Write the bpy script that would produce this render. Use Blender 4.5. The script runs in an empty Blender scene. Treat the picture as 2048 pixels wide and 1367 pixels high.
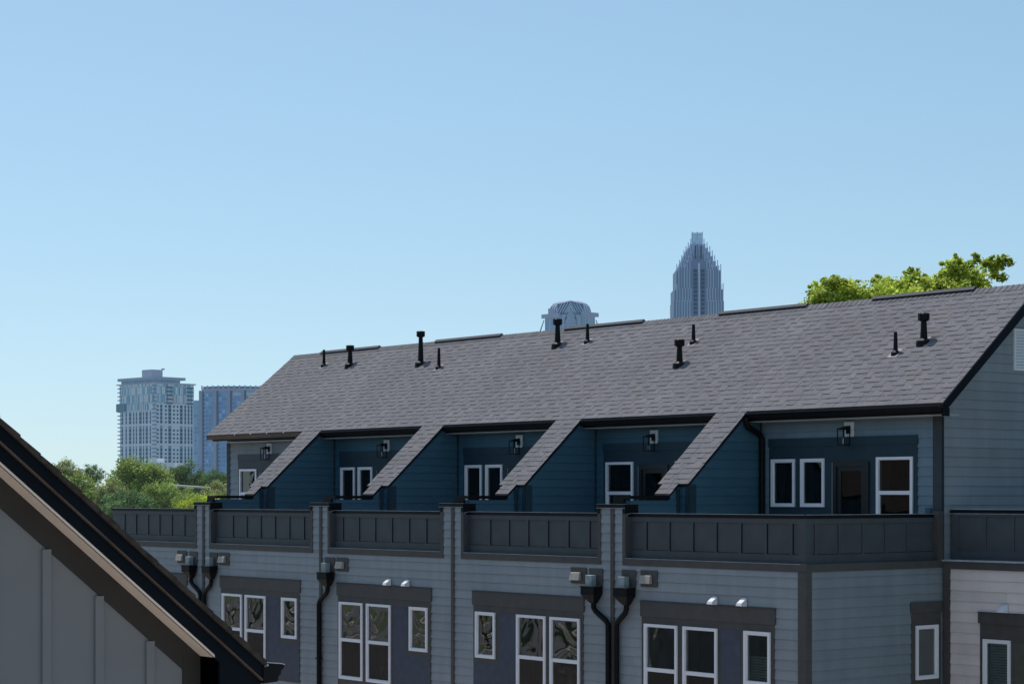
import bpy, math, random
from mathutils import Vector, Matrix
random.seed(7)
R = math.radians
col = bpy.context.scene.collection

# ------------------------------------------------------------------ materials
def newmat(name):
    m = bpy.data.materials.new(name); m.use_nodes = True
    nt = m.node_tree; nt.nodes.clear()
    out = nt.nodes.new('ShaderNodeOutputMaterial')
    return m, nt, out

def N(nt, kind, **kw):
    n = nt.nodes.new(kind)
    for k, v in kw.items():
        if k in n.inputs: n.inputs[k].default_value = v
        else: setattr(n, k, v)
    return n

def paint(name, c, rough=0.6, var=0.08, scale=6.0, spec=0.35, bump=0.0, bscale=300.0, attr=False, metal=0.0, streak=0.0, haze=0.0, hazecol=(0.30, 0.47, 0.72)):
    """painted / mineral surface: colour broken up by soft noise, optional fine bump"""
    m, nt, out = newmat(name); L = nt.links.new
    b = N(nt, 'ShaderNodeBsdfPrincipled'); b.inputs['Roughness'].default_value = rough
    b.inputs['Specular IOR Level'].default_value = spec; b.inputs['Metallic'].default_value = metal
    tc = N(nt, 'ShaderNodeTexCoord')
    mp = N(nt, 'ShaderNodeMapping')
    L(tc.outputs['Object'], mp.inputs['Vector'])
    if streak: mp.inputs['Scale'].default_value = (1, 1, streak)
    no = N(nt, 'ShaderNodeTexNoise'); no.inputs['Scale'].default_value = scale; no.inputs['Detail'].default_value = 5
    L(mp.outputs[0], no.inputs['Vector'])
    mr = N(nt, 'ShaderNodeMapRange'); mr.inputs['From Min'].default_value = .3; mr.inputs['From Max'].default_value = .7
    mr.inputs['To Min'].default_value = 1 - var; mr.inputs['To Max'].default_value = 1 + var
    L(no.outputs['Fac'], mr.inputs['Value'])
    mx = N(nt, 'ShaderNodeVectorMath', operation='SCALE')
    if attr:
        at = N(nt, 'ShaderNodeAttribute', attribute_name='Col')
        mu = N(nt, 'ShaderNodeVectorMath', operation='MULTIPLY')
        mu.inputs[1].default_value = c
        L(at.outputs['Color'], mu.inputs[0]); L(mu.outputs[0], mx.inputs[0])
    else:
        mx.inputs[0].default_value = c
    if attr:      # broad weathering, drawn out down the surface
        mp2 = N(nt, 'ShaderNodeMapping'); mp2.inputs['Scale'].default_value = (1, .45, .35); L(tc.outputs['Object'], mp2.inputs['Vector'])
        n3 = N(nt, 'ShaderNodeTexNoise'); n3.inputs['Scale'].default_value = .9; n3.inputs['Detail'].default_value = 6; n3.inputs['Roughness'].default_value = .65
        L(mp2.outputs[0], n3.inputs['Vector'])
        m3 = N(nt, 'ShaderNodeMapRange'); m3.inputs['From Min'].default_value = .3; m3.inputs['From Max'].default_value = .7; m3.inputs['To Min'].default_value = .90; m3.inputs['To Max'].default_value = 1.08
        L(n3.outputs['Fac'], m3.inputs['Value'])
        mm = N(nt, 'ShaderNodeMath', operation='MULTIPLY'); L(mr.outputs[0], mm.inputs[0]); L(m3.outputs[0], mm.inputs[1]); L(mm.outputs[0], mx.inputs['Scale'])
    else:
        L(mr.outputs[0], mx.inputs['Scale'])
    L(mx.outputs[0], b.inputs['Base Color'])
    if bump:
        n2 = N(nt, 'ShaderNodeTexNoise'); n2.inputs['Scale'].default_value = bscale; n2.inputs['Detail'].default_value = 3
        L(tc.outputs['Object'], n2.inputs['Vector'])
        bp = N(nt, 'ShaderNodeBump'); bp.inputs['Strength'].default_value = bump; bp.inputs['Distance'].default_value = .01
        L(n2.outputs['Fac'], bp.inputs['Height']); L(bp.outputs[0], b.inputs['Normal'])
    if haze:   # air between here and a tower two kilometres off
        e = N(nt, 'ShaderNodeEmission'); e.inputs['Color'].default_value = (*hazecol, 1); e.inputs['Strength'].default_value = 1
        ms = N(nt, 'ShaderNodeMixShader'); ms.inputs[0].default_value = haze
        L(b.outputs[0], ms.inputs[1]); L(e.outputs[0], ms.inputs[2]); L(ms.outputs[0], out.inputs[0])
    else:
        L(b.outputs[0], out.inputs[0])
    return m

def glassmat(name, tint, refl=1.0, wav=0.35, wscale=2.2, base=0.05):
    m, nt, out = newmat(name); L = nt.links.new
    tr = N(nt, 'ShaderNodeBsdfTransparent'); tr.inputs['Color'].default_value = (*tint, 1)
    gl = N(nt, 'ShaderNodeBsdfGlossy'); gl.inputs['Roughness'].default_value = 0.015
    gl.inputs['Color'].default_value = (refl, refl, refl, 1)
    fr = N(nt, 'ShaderNodeFresnel'); fr.inputs['IOR'].default_value = 1.75
    tc = N(nt, 'ShaderNodeTexCoord')
    no = N(nt, 'ShaderNodeTexNoise'); no.inputs['Scale'].default_value = wscale; no.inputs['Detail'].default_value = .6; no.inputs['Distortion'].default_value = 1.2
    L(tc.outputs['Object'], no.inputs['Vector'])
    bp = N(nt, 'ShaderNodeBump'); bp.inputs['Strength'].default_value = wav; bp.inputs['Distance'].default_value = .05
    L(no.outputs['Fac'], bp.inputs['Height']); L(bp.outputs[0], gl.inputs['Normal'])
    ad = N(nt, 'ShaderNodeMath', operation='ADD'); ad.inputs[1].default_value = base; ad.use_clamp = True
    L(fr.outputs[0], ad.inputs[0])
    ms = N(nt, 'ShaderNodeMixShader')
    L(ad.outputs[0], ms.inputs[0]); L(tr.outputs[0], ms.inputs[1]); L(gl.outputs[0], ms.inputs[2]); L(ms.outputs[0], out.inputs[0])
    return m

def screenmat(name):
    m, nt, out = newmat(name); L = nt.links.new
    tr = N(nt, 'ShaderNodeBsdfTransparent')
    d = N(nt, 'ShaderNodeBsdfDiffuse'); d.inputs['Color'].default_value = (.075, .06, .05, 1)
    ms = N(nt, 'ShaderNodeMixShader'); ms.inputs[0].default_value = .62
    L(tr.outputs[0], ms.inputs[1]); L(d.outputs[0], ms.inputs[2]); L(ms.outputs[0], out.inputs[0])
    return m

M = {}
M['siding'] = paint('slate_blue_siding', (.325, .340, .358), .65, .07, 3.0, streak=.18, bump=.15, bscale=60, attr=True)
M['siding_side_shade'] = paint('slate_siding_shaded_side', (.250, .275, .300), .65, .07, 3.0, streak=.18, bump=.15, bscale=60, attr=True)  # same slate paint, darkened in colour for the shaded side walls
M['siding_teal_shade'] = paint('deep_slate_terrace_siding_shade', (.052, .128, .178), .65, .06, 1.5, bump=.15, bscale=60, attr=True)  # same slate paint, deep terrace shade tinted into the colour
M['siding_blue_shade'] = paint('slate_terrace_shade', (.185, .250, .300), .65, .07, 3.0, bump=.15, bscale=60, attr=True, streak=.18)  # slate paint again, the end terrace's bluish shade put into the colour
M['corner'] = paint('corner_post', (.046, .056, .064), .6, .08, 4)
M['siding_pink'] = paint('warm_taupe_siding', (.84, .71, .66), .65, .05, 1.5, bump=.15, bscale=60, attr=True)
M['trim'] = paint('charcoal_trim', (.088, .078, .074), .6, .10, 4, bump=.1, bscale=80)
M['trim_teal_shade'] = paint('shade_terrace_trim', (.022, .048, .066), .6, .08, 4)  # terrace trim with the teal shade put into its colour
M['trim_terrace1'] = paint('grey_terrace_trim', (.070, .072, .085), .6, .08, 4)
M['panel'] = paint('iron_grey_panel', (.076, .080, .087), .55, .10, 3, bump=.08, bscale=60)
M['navy'] = paint('navy_panel', (.078, .082, .112), .7, .12, 5, bump=.2, bscale=120)
M['olive'] = paint('olive_panel', (.10, .10, .075), .7, .12, 5, bump=.2, bscale=120)
M['metal'] = paint('black_coping_metal', (.006, .006, .0075), .5, .25, 5, spec=.18)
M['metal_hi'] = paint('pale_edge_glint', (.45, .46, .48), .4, .2, 5, spec=.6)
M['brown'] = paint('brown_fascia', (.15, .075, .042), .6, .2, 3, streak=.3)
M['soffit'] = paint('pale_soffit', (.55, .52, .50), .7, .05, 3)
M['white'] = paint('white_vinyl', (.93, .89, .91), .45, .03, 3)
M['white2'] = paint('white_block', (.80, .80, .82), .5, .03, 3)
M['shingle'] = paint('shingle', (.186, .180, .190), .95, .16, 45, spec=.15, bump=.5, bscale=240, attr=True)
M['interior'] = paint('interior_wall', (.30, .34, .31), .8, .1, 2)
M['dark'] = paint('dark_room', (.018, .017, .016), .9, .3, 3)
M['blind'] = paint('pale_blind', (.45, .55, .53), .8, .05, 3)
M['door'] = paint('black_door', (.010, .011, .0125), .35, .1, 4, spec=.5)
M['glass'] = glassmat('window_glass', (.72, .78, .76), .95, .42, 1.3, .065)
M['glass_up'] = glassmat('terrace_glass', (.62, .66, .66), .8, .10, 1.2, .02)
M['screen'] = screenmat('insect_screen')
M['beige'] = paint('galvanised_beige', (.42, .37, .32), .45, .15, 9)
M['scup'] = paint('grey_scupper', (.36, .40, .40), .5, .2, 9)
M['lead'] = paint('flashing_lead', (.24, .22, .23), .6, .2, 15)
M['deck'] = paint('terrace_membrane', (.30, .30, .30), .8, .1, 1)
M['batten_wall'] = paint('grey_board_wall', (.195, .194, .200), .7, .05, 2, bump=.12, bscale=180)
M['navy_rake'] = paint('blue_black_rake', (.002, .0055, .010), .6, .2, 2, spec=.12)
M['frieze'] = paint('dark_brown_frieze', (.031, .026, .023), .6, .1, 3, bump=.1, bscale=120)
M['tan'] = paint('tan_soffit', (.80, .64, .53), .8, .05, 3, bump=.1, bscale=150)
M['rakebrown'] = paint('brown_drip', (.10, .065, .05), .6, .3, 4)
M['shingle_edge'] = paint('shingle_edge', (.055, .042, .035), .95, .4, 14, bump=.5, bscale=60)

# ------------------------------------------------------------------ mesh builder
class MB:
    def __init__(s): s.v = []; s.f = []; s.m = []; s.c = []
    def quad(s, pts, mi=0, c=1.0):
        i = len(s.v); s.v += [tuple(p) for p in pts]; s.f.append(tuple(range(i, i + len(pts)))); s.m.append(mi); s.c.append(c)
    def box(s, x0, x1, y0, y1, z0, z1, mi=0, c=1.0):
        P = [(x0,y0,z0),(x1,y0,z0),(x1,y1,z0),(x0,y1,z0),(x0,y0,z1),(x1,y0,z1),(x1,y1,z1),(x0,y1,z1)]
        i = len(s.v); s.v += P
        for f in ((0,3,2,1),(4,5,6,7),(0,1,5,4),(1,2,6,5),(2,3,7,6),(3,0,4,7)):
            s.f.append(tuple(i + k for k in f)); s.m.append(mi); s.c.append(c)
    def hexa(s, P, mi=0, c=1.0):
        i = len(s.v); s.v += [tuple(p) for p in P]
        for f in ((0,3,2,1),(4,5,6,7),(0,1,5,4),(1,2,6,5),(2,3,7,6),(3,0,4,7)):
            s.f.append(tuple(i + k for k in f)); s.m.append(mi); s.c.append(c)
    def prism_x(s, poly, x0, x1, mi=0, c=1.0):   # poly: list of (y,z), counter-clockwise seen from +x
        n = len(poly); i = len(s.v)
        s.v += [(x0, y, z) for y, z in poly] + [(x1, y, z) for y, z in poly]
        s.f.append(tuple(i + k for k in range(n))[::-1]); s.f.append(tuple(i + n + k for k in range(n)))
        s.m += [mi, mi]; s.c += [c, c]
        for k in range(n):
            k2 = (k + 1) % n
            s.f.append((i + k, i + k2, i + n + k2, i + n + k)); s.m.append(mi); s.c.append(c)
    def tube(s, pts, r, n=10, mi=0, c=1.0, ry=None):
        pts = [Vector(p) for p in pts]; rings = []
        rr = r if isinstance(r, (list, tuple)) else [r] * len(pts)
        for k, p in enumerate(pts):
            d = (pts[min(k + 1, len(pts) - 1)] - pts[max(k - 1, 0)]).normalized()
            a = d.cross(Vector((0, 1, 0))) if abs(d.y) < .9 else d.cross(Vector((1, 0, 0)))
            a.normalize(); b = d.cross(a).normalized()
            i = len(s.v)
            for q in range(n):
                t = 2 * math.pi * q / n
                s.v.append(tuple(p + a * math.cos(t) * rr[k] + b * math.sin(t) * rr[k]))
            rings.append(i)
        for k in range(len(rings) - 1):
            for q in range(n):
                q2 = (q + 1) % n
                s.f.append((rings[k] + q, rings[k] + q2, rings[k + 1] + q2, rings[k + 1] + q)); s.m.append(mi); s.c.append(c)
        s.f.append(tuple(rings[0] + q for q in range(n))[::-1]); s.m.append(mi); s.c.append(c)
        s.f.append(tuple(rings[-1] + q for q in range(n))); s.m.append(mi); s.c.append(c)
    def build(s, name, mats, parent=None, org=(0, 0, 0), smooth=False, bevel=0):
        me = bpy.data.meshes.new(name)
        me.from_pydata([(a - org[0], b - org[1], c - org[2]) for a, b, c in s.v], [], s.f)
        if not isinstance(mats, (list, tuple)): mats = [mats]
        for m in mats: me.materials.append(m)
        me.polygons.foreach_set('material_index', s.m)
        if smooth: me.polygons.foreach_set('use_smooth', [True] * len(s.f))
        if any(c != 1.0 for c in s.c) or any(m.name.startswith(('slate', 'deep', 'warm', 'shing')) or 'leaf' in m.name for m in mats):
            at = me.color_attributes.new('Col', 'FLOAT_COLOR', 'CORNER'); data = []
            for f, c in zip(s.f, s.c):
                cc = c if isinstance(c, tuple) else (c, c, c)
                data += [cc[0], cc[1], cc[2], 1.0] * len(f)
            at.data.foreach_set('color', data)
        me.update()
        o = bpy.data.objects.new(name, me); col.objects.link(o)
        if parent: o.parent = parent
        if bevel:
            b = o.modifiers.new('bevel', 'BEVEL'); b.width = bevel; b.segments = 2; b.limit_method = 'ANGLE'
        return o

def tag(o, label=None, cat=None, group=None, kind=None):
    if label: o['label'] = label
    if cat: o['category'] = cat
    if group: o['group'] = group
    if kind: o['kind'] = kind
    return o

def empty(name, loc, rz=0):
    o = bpy.data.objects.new(name, None); o.location = loc; o.rotation_euler = (0, 0, rz); col.objects.link(o); return o

# ------------------------------------------------------------------ the frame of the terrace of houses
# x runs along the street front (to the right and nearer), y runs back into the houses, z = 0 is eye level
n_ = math.hypot(.6347, .7727); CA, SA = .6347 / n_, .7727 / n_
P0 = Vector((5.278, 36.0, 0)); RZ = -math.atan2(SA, CA)
GZ = -8.0
def W(x, y, z=0.0): return Vector((P0.x + CA * x + SA * y, P0.y - SA * x + CA * y, z))

def siding(mb, face, at, u0, u1, z0, z1, holes=(), lim=None, e=.186, mi=0, out=.018, shade=.05):
    """lap siding as real tapered boards. face 'f': faces -y at y=at, u=x.  face 's': faces +x at x=at, u=y."""
    k0 = math.floor(z0 / e)
    z = k0 * e
    while z < z1 - 1e-4:
        a, b = max(z, z0), min(z + e, z1)
        if b - a > .004:
            segs = [(u0, u1)]
            for h in holes:
                if b > h[2] and a < h[3]:
                    ns = []
                    for s_ in segs:
                        if h[1] <= s_[0] or h[0] >= s_[1]: ns.append(s_); continue
                        if h[0] > s_[0]: ns.append((s_[0], h[0]))
                        if h[1] < s_[1]: ns.append((h[1], s_[1]))
                    segs = ns
            for (p, q) in segs:
                x = p
                rnd = random.Random(int(a * 1000) * 31 + int(p * 77) + int(at * 13))
                first = True
                while x < q - 1e-5:
                    L_ = rnd.uniform(.6, 3.6) if first else 3.6
                    first = False
                    x2 = min(x + L_, q)
                    if q - x2 < .3: x2 = q
                    c = 1 + rnd.uniform(-shade, shade)
                    la = lb = None
                    xa0, xa1, xb0, xb1 = x, x2, x, x2
                    if lim:
                        l0, l1 = lim(a); m0, m1 = lim(b)
                        xa0, xa1 = max(x, l0), min(x2, l1); xb0, xb1 = max(x, m0), min(x2, m1)
                        if xa1 <= xa0 : x = x2; continue
                        if xb1 < xb0: xb0 = xb1 = (m0 + m1) / 2 if m1 < m0 else min(max(xb0, m0), m1)
                    g = .0015 if x2 < q else 0
                    o0 = out * (1 - (a - z) / e) + .003; o1 = out * (1 - (b - z) / e) + .003
                    if face == 'f':
                        P = lambda u, o, zz: (u, at - o, zz)
                    else:
                        P = lambda u, o, zz: (at + o, u, zz)
                    mb.quad([P(xa0, o0, a), P(xa1 - g, o0, a), P(xb1 - g, o1, b), P(xb0, o1, b)], mi, c)
                    mb.quad([P(xa0, .001, a), P(xa1 - g, .001, a), P(xa1 - g, o0, a), P(xa0, o0, a)], mi, .25)  # underside coloured dark for the shade line below each board
                    x = x2
        z += e

def sheet_holes(mb, y, x0, x1, z0, z1, holes, th=.027, mi=0):
    """a board facing -y with rectangular openings, thickness th towards the viewer"""
    xs = sorted(set([x0, x1] + [min(max(h[k], x0), x1) for h in holes for k in (0, 1)]))
    zs = sorted(set([z0, z1] + [min(max(h[k], z0), z1) for h in holes for k in (2, 3)]))
    for i in range(len(xs) - 1):
        for j in range(len(zs) - 1):
            cx, cz = (xs[i] + xs[i + 1]) / 2, (zs[j] + zs[j + 1]) / 2
            if any(h[0] < cx < h[1] and h[2] < cz < h[3] for h in holes): continue
            mb.quad([(xs[i], y - th, zs[j]), (xs[i + 1], y - th, zs[j]), (xs[i + 1], y - th, zs[j + 1]), (xs[i], y - th, zs[j + 1])], mi)
    for (a, b, c, d) in [(x0, x0, z0, z1), (x1, x1, z0, z1)]:
        mb.quad([(a, y, c), (a, y - th, c), (a, y - th, d), (a, y, d)], mi)
    mb.quad([(x0, y, z1), (x1, y, z1), (x1, y - th, z1), (x0, y - th, z1)], mi)
    mb.quad([(x0, y, z0), (x1, y, z0), (x1, y - th, z0), (x0, y - th, z0)], mi)

def rot_side(o, at_y):  pass

def window(par, org, y, x0, x1, z0, z1, rail=None, side=False, glass='glass', blind=False, screen=True, label=None, interior='interior'):
    """white window facing -y on the wall plane y (or facing +x on the plane x=y when side)"""
    def T(mb):
        if side: mb.v = [(y - (b - y), a, c) for a, b, c in mb.v]
        return mb
    fw = .058
    f = MB()
    ya, yb = y - .062, y + .05
    def ring(X0, X1, Z0, Z1, w, A, B):
        f.box(X0, X1, A, B, Z1 - w, Z1); f.box(X0, X1, A, B, Z0, Z0 + w)
        f.box(X0, X0 + w, A, B, Z0 + w, Z1 - w); f.box(X1 - w, X1, A, B, Z0 + w, Z1 - w)
    ring(x0, x1, z0, z1, fw, ya, yb)
    if rail is not None:
        f.box(x0 + fw, x1 - fw, ya + .012, yb - .01, rail - .045, rail + .03)
        # lower sash sits a little proud inside the frame
        g0, g1, h0, h1 = x0 + fw, x1 - fw, z0 + fw, rail - .045
        w = .022
        f.box(g0, g0 + w, ya + .02, yb - .01, h0, h1); f.box(g1 - w, g1, ya + .02, yb - .01, h0, h1)
        f.box(g0 + w, g1 - w, ya + .02, yb - .01, h0, h0 + w)
    else:
        ring(x0 + fw, x1 - fw, z0 + fw, z1 - fw, .016, ya + .025, yb - .01)
    win = T(f).build('window', M['white'], par, org)
    if label: win['label'] = label
    def pane(a, b):
        p = MB(); p.quad([(x0 + fw, y - .012, a), (x1 - fw, y - .012, a), (x1 - fw, y - .012, b), (x0 + fw, y - .012, b)])
        T(p).build('pane', M[glass], win, org)
    if rail is not None:
        pane(rail + .03, z1 - fw); pane(z0 + fw, rail - .045)
        if screen:
            s_ = MB(); s_.quad([(x0 + fw + .022, y - .028, z0 + fw + .022), (x1 - fw - .022, y - .028, z0 + fw + .022), (x1 - fw - .022, y - .028, rail - .045), (x0 + fw + .022, y - .028, rail - .045)])
            T(s_).build('insect_screen', M['screen'], win, org)
    else:
        pane(z0 + fw, z1 - fw)
    i = MB(); d = y + .34
    a0, a1, c0, c1 = x0 + .03, x1 - .03, z0 + .03, z1 - .03
    i.quad([(a0, y + .03, c0), (a0, d, c0), (a0, d, c1), (a0, y + .03, c1)], 0)
    i.quad([(a1, d, c0), (a1, y + .03, c0), (a1, y + .03, c1), (a1, d, c1)], 0)
    i.quad([(a0, y + .03, c0), (a1, y + .03, c0), (a1, d, c0), (a0, d, c0)], 0)
    i.quad([(a0, d, c1), (a1, d, c1), (a1, y + .03, c1), (a0, y + .03, c1)], 0)
    i.quad([(a0, d, c0), (a1, d, c0), (a1, d, c1), (a0, d, c1)], 1)
    T(i).build('reveal', [M[interior], M['dark']], win, org)
    if blind:
        b = MB(); zt = blind if isinstance(blind, float) else z1 - .1
        z = z0 + .08
        while z < zt:
            b.quad([(a0 + .01, y + .09, z), (a1 - .01, y + .09, z), (a1 - .01, y + .062, z + .045), (a0 + .01, y + .062, z + .045)])
            z += .05
        T(b).build('blind', M['blind'], win, org)
    return win

def shingles(mb, x0, x1, y0, z0, y1, z1, seed=0, xl=None, xr=None):
    """laminated shingles on a slope rising from (y0,z0) to (y1,z1); every course a step, random raised tabs"""
    rnd = random.Random(seed)
    d = Vector((0, y1 - y0, z1 - z0)); L_ = d.length; d.normalize(); n = Vector((0, -d.z, d.y))
    if n.z < 0: n = -n
    e = .163; k = 0; s = 0.0
    def P(x, t, h): return (x, y0 + d.y * t + n.y * h, z0 + d.z * t + n.z * h)
    while s < L_ - 1e-3:
        t = min(s + e, L_)
        c0 = 1 + rnd.uniform(-.03, .03)
        # base layer
        x = x0
        while x < x1 - 1e-4:
            w = min(rnd.uniform(.25, .6), x1 - x)
            if x1 - x - w < .08: w = x1 - x
            c = c0 * (1 + rnd.uniform(-.045, .035))
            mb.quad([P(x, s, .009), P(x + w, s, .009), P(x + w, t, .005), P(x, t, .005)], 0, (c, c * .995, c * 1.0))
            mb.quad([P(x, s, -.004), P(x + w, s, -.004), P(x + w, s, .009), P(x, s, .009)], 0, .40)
            if s > .05: mb.quad([P(x, s - .012, .0082), P(x + w, s - .012, .0082), P(x + w, s - .001, .0075), P(x, s - .001, .0075)], 0, .55)  # strip darkened in colour as the shade under the course edge
            x += w
        # raised tabs
        x = x0 + rnd.uniform(-.1, .1)
        while x < x1:
            w = rnd.uniform(.16, .38); g = rnd.uniform(.10, .28)
            a, b = max(x, x0 + .002), min(x + w, x1 - .002)
            if b - a > .04:
                c = c0 * (1 + rnd.uniform(-.06, .06)) * 1.01
                tn = rnd.uniform(.97, 1.03)
                j = rnd.uniform(-.002, .002)
                mb.quad([P(a, s - .004 + j, .0125), P(b, s - .004 + j, .0125), P(b, t, .010), P(a, t, .0085)], 0, (c * tn, c, c * (2 - tn)))
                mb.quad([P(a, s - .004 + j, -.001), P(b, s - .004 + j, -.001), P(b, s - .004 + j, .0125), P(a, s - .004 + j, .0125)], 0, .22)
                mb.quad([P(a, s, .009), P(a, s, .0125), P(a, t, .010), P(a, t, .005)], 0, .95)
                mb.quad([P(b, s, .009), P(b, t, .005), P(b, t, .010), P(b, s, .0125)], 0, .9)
                if s > .05:   # tab's shadow painted as a dark band on the course below
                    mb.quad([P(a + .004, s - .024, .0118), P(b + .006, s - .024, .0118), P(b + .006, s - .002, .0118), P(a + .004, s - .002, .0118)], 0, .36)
            x += w + g
        s += e; k += 1

# ------------------------------------------------------------------ dimensions
ZC = -.35      # coping top
PZ0, PZ1 = -1.24, -.42
EY, EZ = 3.37, 1.745; RY, RIDGE = 6.40, 4.19
PITCH = (RIDGE - EZ) / (RY - EY)
UY = 3.85      # terrace wall plane
PARTY = [-26.10, -20.93, -15.49, -10.33, -5.13, 0.0]

def rpt(y): return EZ + PITCH * (y - EY)

def wall_lantern(par, org, x0, z1, y=UY):
    """white block, black lantern hung in front of it"""
    b = MB(); b.box(x0, x0 + .24, y - .045, y - .003, z1 - .30, z1)
    blk = b.build('wall_lantern', M['white2'], par, org, bevel=.006)
    k = MB()
    cx = x0 + .12; cy = y - .19
    k.box(cx - .05, cx + .05, y - .065, y - .046, z1 - .24, z1 - .08)
    k.tube([(cx, y - .06, z1 - .14), (cx, y - .13, z1 - .10), (cx, cy, z1 - .10), (cx, cy, z1 - .13)], .013, 8)
    w, zt, zb = .085, z1 - .14, z1 - .47
    k.box(cx - w - .012, cx + w + .012, cy - w - .012, cy + w + .012, zt - .025, zt)
    k.hexa([(cx-w,cy-w,zt),(cx+w,cy-w,zt),(cx+w,cy+w,zt),(cx-w,cy+w,zt),(cx-.02,cy-.02,zt+.035),(cx+.02,cy-.02,zt+.035),(cx+.02,cy+.02,zt+.035),(cx-.02,cy+.02,zt+.035)])
    for sx in (-1, 1):
        for sy in (-1, 1):
            k.box(cx + sx * w - .008, cx + sx * w + .008, cy + sy * w - .008, cy + sy * w + .008, zb, zt - .025)
    for sx in (-1, 1):
        k.box(cx + sx * w - .007, cx + sx * w + .007, cy - w + .009, cy + w - .009, zb, zb + .02)
        k.box(cx - w + .009, cx + w - .009, cy + sx * w - .007, cy + sx * w + .007, zb, zb + .02)
    k.box(cx - w + .008, cx + w - .008, cy - w + .008, cy + w - .008, zb + .002, zb + .012)
    k.build('cage', M['metal'], blk, org)
    g = MB(); g.tube([(cx, cy, zb + .012), (cx, cy, zb + .10)], .02, 8); g.tube([(cx, cy, zb + .10), (cx, cy, zb + .16)], [.022, .006], 8)
    g.build('bulb', M['white2'], blk, org)

def door(par, org, x0, x1, z1, y=UY):
    d = MB(); z0 = -1.38
    d.box(x0, x0 + .10, y - .06, y + .02, z0, z1); d.box(x1 - .10, x1, y - .06, y + .02, z0, z1); d.box(x0 + .10, x1 - .10, y - .06, y + .02, z1 - .10, z1)
    st = .11
    d.box(x0 + .10, x0 + .10 + st, y - .035, y + .01, z0, z1 - .10); d.box(x1 - .10 - st, x1 - .10, y - .035, y + .01, z0, z1 - .10)
    d.box(x0 + .10 + st, x1 - .10 - st, y - .035, y + .01, z1 - .10 - st * .8, z1 - .10); d.box(x0 + .10 + st, x1 - .10 - st, y - .035, y + .01, z0, z0 + .25)
    o = d.build('door', M['door'], par, org)
    e = MB(); e.box(x0 - .012, x0 - .001, y - .058, y - .028, z0, z1 - .02)
    e.build('threshold_strip', M['metal_hi'], o, org)
    p = MB(); p.quad([(x0 + .21, y - .018, z0 + .25), (x1 - .21, y - .018, z0 + .25), (x1 - .21, y - .018, z1 - .188), (x0 + .21, y - .018, z1 - .188)])
    p.build('pane', M['glass_up'], o, org)
    b = MB(); b.quad([(x0 + .2, y + .3, z0), (x1 - .2, y + .3, z0), (x1 - .2, y + .3, z1 - .1), (x0 + .2, y + .3, z1 - .1)])
    b.build('reveal', M['dark'], o, org)
    h = MB(); h.tube([(x1 - .155, y - .04, -.40), (x1 - .155, y - .085, -.40), (x1 - .255, y - .085, -.40)], .011, 8); h.tube([(x1 - .155, y - .036, -.40), (x1 - .155, y - .045, -.40)], .028, 12)
    h.build('handle', M['metal'], o, org)

def conductor(par, org, x0, side=0, pipe=None):
    """conductor head under a scupper with its pipe. x0..x0+.40"""
    x1 = x0 + .40; zt = -1.815
    s = MB(); s.box(x0 - .003, x1 + .003, -.034, -.002, -1.86, -1.465)
    pl = s.build('scupper', M['trim'], par, org)
    b = MB(); b.box(x0 + .03, x0 + .22, -.17, -.035, -1.84, -1.60)
    b.build('spout', M['scup'], pl, org, bevel=.01)
    h = MB()
    h.box(x0 - .012, x1 + .012, -.285, -.036, zt - .022, zt)
    h.box(x0, x1, -.27, -.037, zt - .17, zt - .022)
    cx = (x0 + x1) / 2
    h.hexa([(cx-.06,-.15,zt-.34),(cx+.06,-.15,zt-.34),(cx+.06,-.04,zt-.34),(cx-.06,-.04,zt-.34),(x0,-.27,zt-.17),(x1,-.27,zt-.17),(x1,-.037,zt-.17),(x0,-.037,zt-.17)])
    hd = h.build('conductor_head', M['metal'], par, org, bevel=.004)
    p = MB(); px_ = pipe
    z = zt - .33
    pts = [(cx, -.095, z), (cx, -.095, z - .10), (cx + (px_ - cx) * .12, -.09, z - .17), (cx + (px_ - cx) * .88, -.085, z - .36), (px_, -.085, z - .44), (px_, -.085, z - .6), (px_, -.085, GZ + .3)]
    p.tube(pts, .056, 12)
    for zz in (-3.9, -6.0): p.box(px_ - .07, px_ + .07, -.145, -.015, zz, zz + .03)
    p.build('downspout', M['metal'], par, org, smooth=False)

def wall_vent(par, org, x0, w=.48):
    s = MB(); s.box(x0, x0 + w, -.036, -.002, -1.785, -1.46)
    o = s.build('wall_vent', M['trim'], par, org)
    h = MB(); a, b = x0 + .03, x0 + .33
    h.hexa([(a,-.12,-1.72),(b,-.12,-1.72),(b,-.037,-1.72),(a,-.037,-1.72),(a+.01,-.085,-1.565),(b-.01,-.085,-1.565),(b-.01,-.037,-1.555),(a+.01,-.037,-1.555)])
    h.build('vent_hood', M['beige'], o, org, bevel=.006)

def exhaust(par, org, x0, y=0, zb=-2.055):
    h = MB(); a, b = x0, x0 + .15
    h.hexa([(a,y-.19,zb+.0125),(b,y-.19,zb+.0125),(b,y-.03,zb),(a,y-.03,zb),(a+.01,y-.17,zb+.07),(b-.01,y-.17,zb+.07),(b-.01,y-.03,zb+.16),(a+.01,y-.03,zb+.16)])
    h.build('exhaust_hood', M['white2'], par, org, bevel=.008)

def panel_run(mb, x0, x1, battens, y, th=.18, face='f'):
    """board-and-batten parapet facing -y (or +x, mapped by the caller)"""
    mb.box(x0, x1, y, y + th, PZ0 - .15, PZ1)
    mb.box(x0, x1, y - .02, y - .0, -.515, PZ1 - .002)
    mb.box(x0, x1, y - .02, y - .0, PZ0, -1.075)
    for b in battens:
        mb.box(b - .034, b + .020, y - .022, y, -1.075, -.515)
        mb.box(b + .020, b + .034, y - .006, y, -1.075, -.515, 1)  # dark strip painted as the shadow line beside each batten
    mb.box(x0, x1, y - .006, y - .0005, -1.075, -1.066, 1)

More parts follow.
